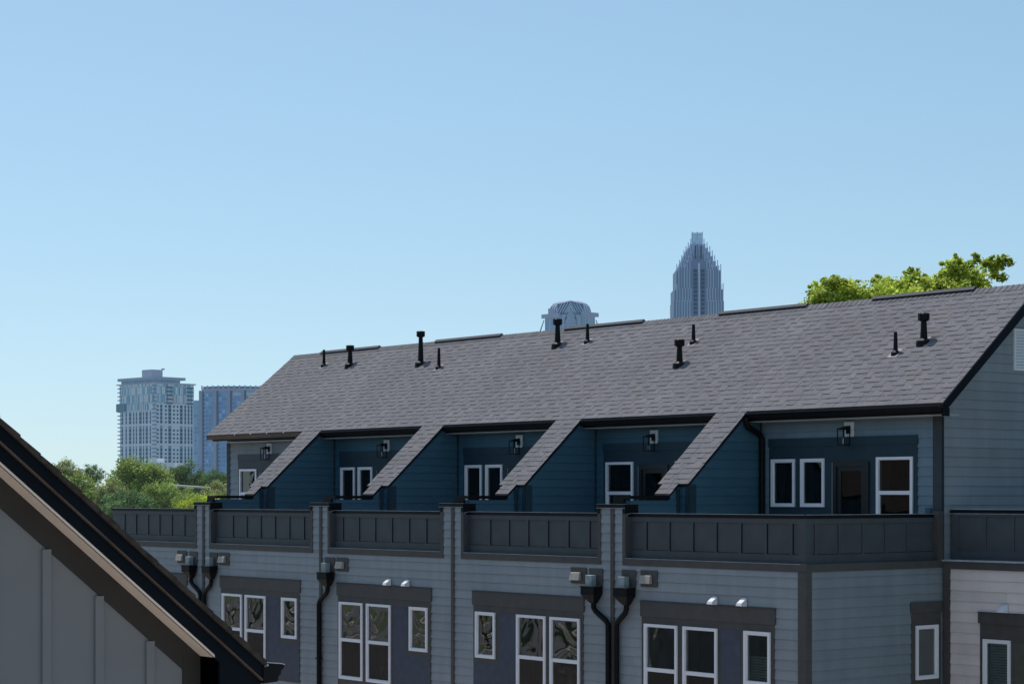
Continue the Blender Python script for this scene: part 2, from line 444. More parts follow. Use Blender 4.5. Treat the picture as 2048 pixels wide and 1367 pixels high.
def plumbing(par, org, x, y, h, cap):
    z = rpt(y)
    f = MB(); f.hexa([(x-.12,y-.13,rpt(y-.13)+.012),(x+.12,y-.13,rpt(y-.13)+.012),(x+.12,y+.10,rpt(y+.10)+.012),(x-.12,y+.10,rpt(y+.10)+.012),
                      (x-.12,y-.13,rpt(y-.13)+.024),(x+.12,y-.13,rpt(y-.13)+.024),(x+.12,y+.10,rpt(y+.10)+.024),(x-.12,y+.10,rpt(y+.10)+.024)])
    v = MB()
    r = .055 if cap else .034
    v.tube([(x, y, z - .1), (x, y, z + .02), (x, y, z + .07), (x, y, z + h - (.14 if cap else 0))], [r * 3.0, r * 2.8, r * 1.4, r], 14)
    if cap:
        v.tube([(x, y, z + h - .17), (x, y, z + h - .15), (x, y, z + h - .02), (x, y, z + h)], [r * 1.1, r * 1.85, r * 1.95, r * 1.5], 14)
        for q in range(8):
            a = q * math.pi / 4
            v.box(x + math.cos(a) * r * 1.8 - .012, x + math.cos(a) * r * 1.8 + .012, y + math.sin(a) * r * 1.8 - .012, y + math.sin(a) * r * 1.8 + .012, z + h - .14, z + h - .005)
    o = v.build('flue_vent' if cap else 'plumbing_vent', M['metal'], par, org)
    f.build('flashing', M['lead'], o, org)

def ridge_vent(par, org, x0, x1):
    m = MB(); w, h = .060, .030
    for sgn in (-1, 1):
        yy = lambda k: RY + sgn * k
        zz = lambda k: RIDGE - PITCH * k
        m.hexa([(x0, yy(w) , zz(w)+.01), (x1, yy(w), zz(w)+.01), (x1, yy(0), zz(0)+.01), (x0, yy(0), zz(0)+.01),
                (x0, yy(w), zz(w)+.05+h*.6), (x1, yy(w), zz(w)+.05+h*.6), (x1, yy(0), zz(0)+.05+h*.6), (x0, yy(0), zz(0)+.05+h*.6)] if sgn < 0 else
               [(x0, yy(0), zz(0)+.01), (x1, yy(0), zz(0)+.01), (x1, yy(w), zz(w)+.01), (x0, yy(w), zz(w)+.01),
                (x0, yy(0), zz(0)+.05+h*.6), (x1, yy(0), zz(0)+.05+h*.6), (x1, yy(w), zz(w)+.05+h*.6), (x0, yy(w), zz(w)+.05+h*.6)], 0)
        m.hexa([(x0-.02, yy(w+.02) , zz(w+.02)+.069), (x1+.02, yy(w+.02), zz(w+.02)+.069), (x1+.02, yy(0), zz(0)+.069), (x0-.02, yy(0), zz(0)+.069),
                (x0-.02, yy(w+.02), zz(w+.02)+.079), (x1+.02, yy(w+.02), zz(w+.02)+.079), (x1+.02, yy(0), zz(0)+.079), (x0-.02, yy(0), zz(0)+.079)], 1, .70)
    m.build('ridge_vent', [M['metal'], M['shingle']], par, org)

def wing_wall(par, org, c):
    """sloping party wall between two terraces, shingled on top"""
    wl, wr = c - .42, c + .38        # thick part
    tl, tr = c - .27, c + .13        # thin low part
    SL = .885
    zt = lambda y: EZ - SL * (EY - y)
    w = MB()
    yA = 1.72
    # thick part: right face (seen), left face, front face
    lim = lambda z: (max(yA, EY + (z + .10 - EZ) / SL), UY)
    siding(w, 's', wr, yA, UY, -1.38, zt(EY) - .06, lim=lim)
    w.prism_x([(yA + .02, -1.38), (UY + .1, -1.38), (UY + .1, zt(EY) - .08), (EY + .0, zt(EY) - .08), (yA + .02, zt(yA) - .07)], wl, wr - .002)
    siding(w, 'f', yA, wl, wr, -1.38, zt(yA) - .10)
    # thin part
    siding(w, 's', tr, .30, yA, -1.38, -.10)
    w.box(tl, tr - .002, .30, yA, -1.38, -.10)
    w.prism_x([(1.38, -.10), (yA, -.10), (yA, .22), (1.45, .0)], tl, tr)
    o = w.build('wing_wall', M['siding_teal_shade'], par, org)
    t = MB()
    t.box(wr, wr + .026, yA - .0, yA + .19, -1.38, zt(yA) - .06)         # corner board on the side
    t.box(wr - .07, wr + .0, yA - .028, yA - .001, -1.38, zt(yA) - .09)
    t.box(tr, tr + .024, yA - .12, yA - .03, -1.38, zt(yA - .1) - .07)   # inside corner on the thin part
    t.box(wr, wr + .03, UY - .06, UY, -1.38, EZ - .12)
    # raking board under the shingles
    for X in (wr, wl - .024):
        t.hexa([(X, yA - .03, zt(yA) - .11), (X + .024, yA - .03, zt(yA) - .11), (X + .024, EY, EZ - .12), (X, EY, EZ - .12),
                (X, yA - .03, zt(yA) - .02), (X + .024, yA - .03, zt(yA) - .02), (X + .024, EY, EZ - .03), (X, EY, EZ - .03)])
    t.build('corner_board', M['trim_teal_shade'], o, org)
    # roof strip
    r = MB()
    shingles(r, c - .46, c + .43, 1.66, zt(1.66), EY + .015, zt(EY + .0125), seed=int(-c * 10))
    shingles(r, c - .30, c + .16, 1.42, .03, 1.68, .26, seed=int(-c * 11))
    r.build('strip_roof', M['shingle'], o, org)
    s = MB()
    s.hexa([(c-.45,1.67,zt(1.67)-.05),(c+.42,1.67,zt(1.67)-.05),(c+.42,EY,EZ-.05),(c-.45,EY,EZ-.05),
            (c-.45,1.67,zt(1.67)+.0),(c+.42,1.67,zt(1.67)+.0),(c+.42,EY,EZ+.0),(c-.45,EY,EZ+.0)])
    s.hexa([(c-.29,1.40,-.03),(c+.15,1.40,-.03),(c+.15,1.70,.215),(c-.29,1.70,.215),(c-.29,1.40,.0125),(c+.15,1.40,.0125),(c+.15,1.70,.26),(c-.29,1.70,.26)])
    s.box(c - .31, c + .17, .27, 1.40, -.075, -.005)                      # flat coping on the low part
    s.box(c - .30, c + .02, .262, .30, -.35, -.075)                      # folded metal end
    for zz in (-.155, -.235): s.box(c - .325, c + .02, .245, .26, zz, zz + .018)
    s.build('coping', M['metal'], o, org)
    # street pillar
    p = MB(); a, b = c - .44, c + .38
    p.box(a + .002, b - .002, .02, .29, -1.38, -.24)
    siding(p, 'f', 0, a + .09, c - .05, -1.38, -.25); siding(p, 'f', 0, c + .05, b - .09, -1.38, -.25)
    siding(p, 's', b - .001, .0, .29, -1.38, -.36)
    pl = p.build('pillar', M['siding'], par, org)
    q = MB(); q.box(a, a + .09, -.03, .12, -1.24, -.25); q.box(b - .09, b, -.03, .12, -1.24, -.25)
    q.build('edge_board', M['trim'], pl, org)
    k = MB(); k.box(a - .015, b + .015, -.055, .31, -.245, -.175)
    k.box(b - .0, b + .016, .02, .31, -.42, -.245); k.box(a - .016, a, .02, .31, -.42, -.245)
    k.box(a - .012, a + .07, -.044, .1, -.36, -.245); k.box(b - .07, b + .012, -.044, .1, -.36, -.245)
    cp = k.build('pillar_cap', M['metal'], pl, org, bevel=.004)
    k = MB(); k.box(a - .018, b + .018, -.060, -.0555, -.255, -.248); k.box(a-.016,b+.016,-.057,.0,-.174,-.171)
    k.build('drip_edge_glint', M['metal_hi'], cp, org)

def upper_front(par, org, xl, xr, mirror, u1=False, u5=False):
    xf = (lambda o: xr - o) if mirror else (lambda o: xl + o)
    def span(a, b): p, q = xf(a), xf(b); return (min(p, q), max(p, q))
    sur = span(.625, 4.54); A = span(.70, 1.36); B = span(1.52, 2.165); D = span(2.395, 3.34); C_ = span(3.53, 4.44)
    smat = M['siding_side_shade'] if u1 else M['siding_blue_shade'] if u5 else M['siding_teal_shade']
    tmat = M['trim_terrace1'] if u1 else M['trim_teal_shade']
    x0 = xl + (.0 if xl == PARTY[0] else .38); x1 = xr - (0 if xr == 0 else .42)
    hol = [(A[0]+.03, A[1]-.03, -.20, .72), (B[0]+.03, B[1]-.03, -.20, .72), (D[0]+.05, D[1]-.05, -1.4, .63), (C_[0]+.03, C_[1]-.03, -1.05, .72)]
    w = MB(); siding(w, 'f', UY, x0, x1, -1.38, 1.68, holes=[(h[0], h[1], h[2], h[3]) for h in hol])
    w.quad([(x0, UY + .42, -1.4), (x1, UY + .42, -1.4), (x1, UY + .42, 1.7), (x0, UY + .42, 1.7)])
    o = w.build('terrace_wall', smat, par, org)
    s = MB(); sheet_holes(s, UY, sur[0], sur[1], -1.38, 1.0, hol)
    s.box(sur[0] - .012, sur[1] + .012, UY - .042, UY, 1.0, 1.175)
    s.build('window_surround', tmat, o, org)
    if u5 or u1:
        s = MB()
        if u5: s.box(-.21, 0.0, UY - .03, UY, -1.38, EZ - .225)
        else: s.box(xl, xl + .17, UY - .03, UY, -1.38, EZ - .225)
        s.build('corner_board', M['corner'], o, org)
    g = 'glass_up'
    window(par, org, UY, *A, -.235, .75, glass=g); window(par, org, UY, *B, -.235, .75, glass=g)
    window(par, org, UY, *C_, -1.08, .755, rail=.06, glass=g, screen=False)
    door(par, org, D[0], D[1], .68)
    lx = xf(2.69) if not mirror else xf(2.98) ; zl = 1.475 if (u5 or u1) else 1.45
    if not mirror and not u5: lx = xl + 2.68
    wall_lantern(par, org, lx, zl)

def lower_front(par, org, xl, xr, sur, wins, navy, label=None):
    """sur (x0,x1); wins list of (x0,x1,kind); navy (x0,x1)"""
    hol = []
    for a, b, k in wins:
        hol.append((a + .03, b - .03, (-4.30 if k == 't' else -3.49) + .03, -2.53))
    w = MB()
    xr2 = xr
    siding(w, 'f', 0, xl, xr2, GZ, -1.37, holes=hol)
    w.quad([(xl, .42, GZ), (xr2, .42, GZ), (xr2, .42, -1.4), (xl, .42, -1.4)])
    o = w.build('front_wall', M['siding'], par, org)
    s = MB(); sheet_holes(s, 0, sur[0], sur[1], -4.55, -2.36, hol)
    s.box(sur[0] - .03, sur[1] + .03, -.044, 0, -2.36, -2.066)
    s.box(sur[0] - .035, sur[1] + .035, -.058, 0, -2.066, -2.056)
    s.build('window_surround', M['trim'], o, org)
    n = MB(); small = [x for x in wins if x[2] == 's'][0]
    nh = [(small[0] - .10, small[1] + .10, -3.60, -2.40)]
    n.quad([(navy[0], -.0295, -4.52), (navy[1], -.0295, -4.52), (navy[1], -.0295, -3.60), (navy[0], -.0295, -3.60)])
    for a, b in ((navy[0], min(nh[0][0], navy[1])), (max(nh[0][1], navy[0]), navy[1])):
        if b - a > .02: n.quad([(a, -.0295, -3.60), (b, -.0295, -3.60), (b, -.0295, -2.50), (a, -.0295, -2.50)])
    n.build('navy_panel', M['navy'], o, org)
    for i, (a, b, k) in enumerate(wins):
        if k == 't': window(par, org, 0, a, b, -4.31, -2.50, rail=-3.38)
        else: window(par, org, 0, a, b, -3.49, -2.50, blind=(-3.0 if xl > -6 else False))
    # lower storey: closed garage door, as the street side of such houses has
    gd = MB(); cx = (xl + xr) / 2
    for k in range(5): gd.box(cx - 1.3, cx + 1.3, -.045, -.02, GZ + .02 + k * .43, GZ + .02 + k * .43 + .42)
    gd.build('garage_door', M['panel'], par, org)

BATT = [[-25.4,-24.75,-24.08,-23.46,-22.8,-22.13,-21.47], [-19.70,-19.04,-18.38,-17.72,-17.07,-16.42], [-14.76,-14.1,-13.45,-12.79,-12.13,-11.48,-10.83], [-9.2,-8.56,-7.92,-7.28,-6.63,-5.98], [-4.30,-3.65,-3.0,-2.37,-1.73,-1.08,-.44]]
LOW = [((-25.45,-21.78), [(-25.35,-24.68,'s'),(-23.96,-23.01,'t'),(-22.87,-21.92,'t')], (-24.55,-24.03)),
       ((-20.06,-16.40), [(-19.97,-19.02,'t'),(-18.865,-17.915,'t'),(-17.185,-16.51,'s')], (-17.84,-16.42)),
       ((-14.77,-11.13), [(-14.69,-13.74,'t'),(-13.58,-12.63,'t'),(-11.91,-11.235,'s')], (-12.54,-11.15)),
       ((-9.60,-6.01), [(-9.51,-8.84,'s'),(-8.115,-7.175,'t'),(-7.03,-6.10,'t')], (-9.58,-8.18)),
       ((-4.28,-.75), [(-4.19,-3.27,'t'),(-3.11,-2.195,'t'),(-1.50,-.835,'s')], (-2.11,-1.55))]
VENTS = [[(-24.08,5.87,.47,0),(-22.65,5.80,.57,1)], [(-19.05,5.62,.88,1),(-17.95,5.40,.53,0)], [(-13.66,5.87,.66,1),(-12.54,5.88,.45,0)], [(-8.27,4.88,.57,1),(-8.5,5.55,.42,0)], [(-1.9,4.75,.44,0),(-1.4,5.02,.58,1)]]
RV = [(-24.96,-22.05),(-19.37,-16.54),(-13.95,-11.08),(-8.47,-5.77),(-3.86,-1.20)]
LBL = ['end townhouse farthest left with a brown fascia instead of a black gutter over its terrace',
       'grey blue townhouse second from the left, twin downspouts meeting at its left edge',
       'middle townhouse of the row, one bent downspout and two white hoods over its windows',
       'townhouse fourth from the left, small window left of its two tall street windows',
       'large corner townhouse at the near end of the row, its gable side wall in view']
def townhouse(i):
    xl, xr = PARTY[i], PARTY[i + 1]; cx = (xl + xr) / 2
    org = (cx, 0, GZ); mirror = i in (0, 3); first, last = i == 0, i == 4
    t = empty('townhouse', W(cx, 0, GZ), RZ)
    tag(t, LBL[i], 'townhouse', 'townhouses of the near row')
    # --- body
    xbl = xl + (.02 if first else 0); xbr = xr - (.02 if last else 0)
    b = MB()
    b.box(xbl, xbr, .45, 9.2, GZ, -1.42)
    b.box(xbl, xbr, .0, UY + .3, -1.42, -1.385, 1)
    b.prism_x([(UY + .45, -1.40), (9.2, -1.40), (9.2, 1.6), (RY, rpt(RY) - .10), (UY + .45, rpt(UY + .45) - .10)], xbl, xbr)
    b.build('body', [M['siding_side_shade'], M['deck']], t, org)
    lower_front(t, org, xl, xr, *LOW[i])
    upper_front(t, org, xl, xr, mirror, first, last)
    # --- parapet in its frame
    pl = xl + (0 if first else .38); pr = xr - (.12 if last else .44)
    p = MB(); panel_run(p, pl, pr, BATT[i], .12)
    if last: p.box(-.27, -.1195, .096, .12, PZ0, PZ1 - .002)
    for xx in ([pl] if not first else []): p.box(xx - .001, xx + .024, -.005, .12, PZ0, PZ1)
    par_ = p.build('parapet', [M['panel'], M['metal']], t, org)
    c = MB(); c.box(pl - (.03 if first else 0), pr + (.03 if last else 0), .085, .33, -.42, ZC)
    cp = c.build('coping', M['metal'], par_, org, bevel=.004)
    c = MB(); c.box(pl, pr, .081, .0848, -.356, ZC + .001)  # pale strip stands in for the glint along the coping edge
    c.build('drip_edge_glint', M['metal_hi'], cp, org)
    f = MB(); f.box(xl if first else pl - .09, xr + (.03 if last else -.35), -.03, .12, -1.38, PZ0)
    f.build('fascia_band', M['trim'], par_, org)
    if not last or True:
        f = MB(); f.box(pl, pr, -.034, -.0305, PZ0 - .004, PZ0 + .003); f.build('flashing', M['metal_hi'], par_, org)
    # party trim board down the front
    if not first:
        f = MB(); f.box(xl - .05, xl + .05, -.04, 0, GZ, -.25); f.build('party_board', M['trim'], t, org)
    if first:
        f = MB(); f.box(xl - .02, xl + .12, -.04, 0, GZ, -1.38); f.box(xl - .02, xl, 0, .12, GZ, -1.38)
        f.build('corner_board', M['trim'], t, org)
    if not first: wing_wall(t, org, xl)
    # --- roof
    rl = xl - (.39 if first else 0); rr = xr + (.39 if last else 0)
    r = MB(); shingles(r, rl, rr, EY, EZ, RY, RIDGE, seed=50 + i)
    r.hexa([(rl,EY,EZ-.02),(rr,EY,EZ-.02),(rr,RY,RIDGE-.02),(rl,RY,RIDGE-.02),(rl,EY,EZ-.002),(rr,EY,EZ-.002),(rr,RY,RIDGE-.002),(rl,RY,RIDGE-.002)], 0, .5)
    yb = 2 * RY - EY
    r.hexa([(rl,RY,RIDGE-.02),(rr,RY,RIDGE-.02),(rr,yb,EZ-.02),(rl,yb,EZ-.02),(rl,RY,RIDGE+.01),(rr,RY,RIDGE+.01),(rr,yb,EZ+.01),(rl,yb,EZ+.01)], 0, .95)
    x = rl                                                   # ridge caps
    rnd = random.Random(i)
    while x < rr - .01:
        x2 = min(x + .14, rr); h = .030; cc = 1 + rnd.uniform(-.12, .08)
        for sg in (-1, 1):
            A = (x, RY + sg * .14, RIDGE - PITCH * .14 + .014); Bq = (x2, RY + sg * .14, RIDGE - PITCH * .14 + .026)
            r.quad([A, Bq, (x2, RY, RIDGE + h + .008), (x, RY, RIDGE + h - .004)] if sg < 0 else [Bq, A, (x, RY, RIDGE + h - .004), (x2, RY, RIDGE + h + .008)], 0, cc)
        x = x2
    roof = r.build('roof', M['shingle'], t, org)
    ridge_vent(roof, org, *RV[i])
    for v in VENTS[i]: plumbing(roof, org, *v)
    # eaves
    el = xl + (.43 if not first else -.39); er = xr - (.46 if not last else -.39)
    s = MB(); s.box(el, er, EY + .05, UY, EZ - .222, EZ - .212)
    s.build('soffit', M['soffit'], roof, org)
    if first:
        g = MB(); g.box(el, er, EY + .005, EY + .05, EZ - .13, EZ - .0125)
        g.build('fascia', M['brown'], roof, org)
        g = MB(); g.box(el + .28, er, EY + .03, EY + .10, EZ - .175, EZ - .131)
        g.build('sub_fascia', M['metal'], roof, org)
        for k in range(4):
            q = MB(); xx = -24.9 + k * .85; q.tube([(xx, EY - .03, EZ - .01), (xx, EY + .0, EZ - .0125)], .018, 8)
            q.build('fastener', M['white2'], roof, org)
    else:
        g = MB()
        prof = [(EY + .045, EZ - .17), (EY + .045, EZ - .025), (EY - .005, EZ - .03), (EY - .075, EZ - .03), (EY - .085, EZ - .06), (EY - .06, EZ - .11), (EY - .045, EZ - .15), (EY - .03, EZ - .165)]
        g.prism_x(prof[::-1], el, er)
        gt = g.build('gutter', M['metal'], roof, org)
        g = MB(); g.box(el, er, EY + .048, EY + .075, EZ - .21, EZ - .03)
        g.build('fascia', M['metal'], roof, org)
    # white strings of dots are fasteners; rakes
    if last:
        rk = MB()
        X = .365
        for Y0, Z0, Y1, Z1 in ((EY - .01, EZ, RY, RIDGE), (2 * RY - EY, EZ, RY, RIDGE)):
            rk.hexa([(X, Y0, Z0 - .23), (X + .025, Y0, Z0 - .23), (X + .025, Y1, Z1 - .25), (X, Y1, Z1 - .25), (X, Y0, Z0 - .024), (X + .025, Y0, Z0 - .024), (X + .025, Y1, Z1 - .024), (X, Y1, Z1 - .024)]
                    if Y0 < Y1 else
                    [(X, Y1, Z1 - .25), (X + .025, Y1, Z1 - .25), (X + .025, Y0, Z0 - .23), (X, Y0, Z0 - .23), (X, Y1, Z1 - .024), (X + .025, Y1, Z1 - .024), (X + .025, Y0, Z0 - .024), (X, Y0, Z0 - .024)])
        rk.box(.02, X - .001, EY + .0, EY + .03, EZ - .21, EZ - .03)
        rk.box(X + .0262, X + .05, EY - .03, EY + .17, EZ - .25, EZ - .09)
        rk.hexa([(.02,EY,EZ-.1),(X,EY,EZ-.1),(X,RY,RIDGE-.1),(.02,RY,RIDGE-.1),(.02,EY,EZ-.085),(X,EY,EZ-.085),(X,RY,RIDGE-.085),(.02,RY,RIDGE-.085)])
        rk.build('rake_board', M['navy_rake'], roof, org)
        # outlet and downspout at the left end of the gutter
        d = MB(); x = -4.655
        d.tube([(x, 3.30, EZ - .14), (x, 3.30, EZ - .25), (x, 3.36, EZ - .33), (x, 3.70, EZ - .47), (x, 3.77, EZ - .56), (x, 3.77, -1.36)], .062, 4 * 3)
        d.build('downspout', M['metal'], roof, org)
        # gable side wall, lower side wall
        sw = MB()
        hole = [(3.04, 3.63, -3.45, -2.49)]
        siding(sw, 's', 0, 0, UY, GZ, -1.37, holes=hole)
        siding(sw, 's', 0, UY, 9.2, GZ, RIDGE, lim=lambda z: (UY, 9.2) if z < 1.6 else (max(UY, EY + (z + .08 - EZ) / PITCH), min(9.2, 2 * RY - EY - (z + .08 - EZ) / PITCH)))
        sw.quad([(-.45, .4, GZ), (-.45, UY, GZ), (-.45, UY, -1.4), (-.45, .4, -1.4)])
        so = sw.build('side_wall', M['siding_side_shade'], t, org)
        tb = MB()
        tb.box(-.16, .030, -.0415, -.0, GZ, -1.38); tb.box(.0, .030, .0, .125, GZ, -1.38)
        tb.build('corner_board', M['trim'], t, org)
        tb = MB(); tb.box(.0, .028, UY - .0, UY + .0015 + .0, -1.2, 1.5); tb.box(.001, .030, UY + .0, UY + .012, -1.38, 1.5)
        tb.build('corner_edge', M['corner'], t, org)
        # small side window with its surround
        ss = MB()
        sheet_holes(ss, 0, 2.90, 3.765, -3.75, -2.22, [(3.04, 3.63, -3.45, -2.49)])
        ss.box(2.87, 3.795, -.044, 0, -2.22, -2.01)
        ss.v = [(-b_, a_, c_) for a_, b_, c_ in ss.v]
        ss.build('window_surround', M['trim'], so, org)
        window(t, org, 0, 3.01, 3.66, -3.483, -2.46, side=True)
        # side parapet
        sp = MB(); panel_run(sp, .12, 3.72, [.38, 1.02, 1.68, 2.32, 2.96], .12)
        sp.box(.0965, .25, .096, .12, PZ0, PZ1 - .002)
        sp.v = [(-b_, a_, c_) for a_, b_, c_ in sp.v]
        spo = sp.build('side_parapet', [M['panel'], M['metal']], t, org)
        c = MB(); c.box(-.33, -.085, .331, 3.80, -.4195, ZC - .0005)
        c.build('coping', M['metal'], spo, org, bevel=.004)
        c = MB(); c.box(-.0848, -.081, .085, 3.72, -.356, ZC + .0005); c.build('drip_edge_glint', M['metal_hi'], spo, org)  # side coping's glint painted as a pale strip
        c = MB(); c.box(-.12, .03, .1205, UY + .02, -1.3795, PZ0 - .0005); c.box(-.14, .02, 3.70, UY, -1.24, -.30)
        c.build('fascia_band', M['trim'], spo, org)
        # louvre in the gable
        lv = MB(); lv.box(.004, .05, 6.03, 6.77, 2.48, 2.53); lv.box(.004, .05, 6.03, 6.77, 3.26, 3.31); lv.box(.004, .05, 6.03, 6.08, 2.53, 3.26); lv.box(.004, .05, 6.72, 6.77, 2.53, 3.26)
        for k in range(12):
            z = 2.535 + k * .06
            lv.hexa([(.02,6.08,z+.055),(.045,6.08,z),(.045,6.72,z),(.02,6.72,z+.055),(.024,6.08,z+.058),(.049,6.08,z+.003),(.049,6.72,z+.003),(.024,6.72,z+.058)])
        lv.build('gable_louvre', M['white2'], so, org)
        ob = MB(); ob.box(-.37, -.24, UY - .07, UY - .018, -.36, -.235)
        ob.build('outlet_box', M['siding_teal_shade'], t, org, bevel=.008)
    # vents on the street front
    if i == 0: conductor(t, org, -21.64, pipe=-20.985); wall_vent(t, org, -22.26)
    if i == 1: conductor(t, org, -20.62, pipe=-20.80); wall_vent(t, org, -20.13)
    if i == 2: conductor(t, org, -15.30, pipe=-15.48); wall_vent(t, org, -14.82); exhaust(t, org, -12.76); exhaust(t, org, -12.05)
    if i == 3: conductor(t, org, -5.82, pipe=-5.135 - .06); wall_vent(t, org, -6.385, .475)
    if i == 4: conductor(t, org, -4.85, pipe=-4.95); wall_vent(t, org, -4.305, .47); exhaust(t, org, -2.335); exhaust(t, org, -1.575)
    return t

for i in range(5): townhouse(i)

# ------------------------------------------------------------------ taupe neighbour, set back by one terrace
def taupe_house():
    org = (3, UY, GZ); t = empty('townhouse', W(3, UY, GZ), RZ)
    tag(t, 'warm taupe townhouse at the right edge with a dark panelled parapet and one white hood', 'townhouse')
    win = (.985, 1.605)
    hol = [(win[0] + .03, win[1] - .03, -4.2, -2.72)]
    w = MB(); siding(w, 'f', UY, .06, 6.0, GZ, -1.40, holes=hol, e=.20)
    w.quad([(.06, UY + .42, GZ), (6, UY + .42, GZ), (6, UY + .42, -1.4), (.06, UY + .42, -1.4)])
    o = w.build('front_wall', M['siding_pink'], t, org)
    b = MB(); b.box(.06, 6, UY + .45, 13, GZ, -1.42); b.box(.06, 6, UY + .01, 13, -1.42, -1.385, 1)
    b.box(.6, 6, 7.9, 13, -1.385, 1.6)
    b.prism_x([(7.5, 1.6), (13.4, 1.6), (10.4, 4.0)], .6, 6)
    b.build('body', [M['siding_side_shade'], M['deck']], t, org)
    s = MB(); s.box(.04, .20, UY - .035, UY, GZ, -1.40); s.box(.04, 6, UY - .040, UY + .2, -1.40, -1.255)
    s.build('corner_board', M['trim'], o, org)
    s = MB(); s.box(.03, 6, UY - .06, UY + .2, -1.254, -1.225)
    s.build('flashing', M['metal_hi'], o, org)
    s = MB(); sheet_holes(s, UY, .90, 3.2, -4.4, -2.40, hol); s.box(.865, 3.24, UY - .045, UY, -2.40, -2.195); s.box(.855, 3.25, UY - .06, UY, -2.195, -2.183)
    s.build('window_surround', M['trim'], o, org)
    s = MB(); s.quad([(1.70, UY - .030, -4.3), (3.1, UY - .030, -4.3), (3.1, UY - .030, -2.72), (1.70, UY - .030, -2.72)])
    s.build('olive_panel', M['olive'], o, org)
    window(t, org, UY, win[0], win[1], -4.25, -2.69, blind=-2.8)
    exhaust(t, org, 1.40, UY, -2.183)
    y = UY + .20
    p = MB(); p.box(.08, 6, y, y + .18, -1.22, -.30)
    p.box(.08, 6, y - .022, y, -1.222, -1.05); p.box(.08, 6, y - .022, y, -.40, -.30); p.box(.08, .235, y - .022, y, -1.05, -.40)
    for k in range(9): p.box(.86 + k * .64 - .022, .86 + k * .64 + .022, y - .020, y, -1.05, -.40)
    po = p.build('parapet', M['panel'], t, org)
    c = MB(); c.box(.05, 6, y - .035, y + .22, -.345, -.262); c.build('coping', M['metal'], po, org, bevel=.004)
    c = MB(); c.box(.048, 6, y - .040, y - .0355, -.352, -.343); c.box(.048, 6, y - .040, y - .0355, -.270, -.259); c.build('drip_edge_glint', M['metal_hi'], po, org)
taupe_house()

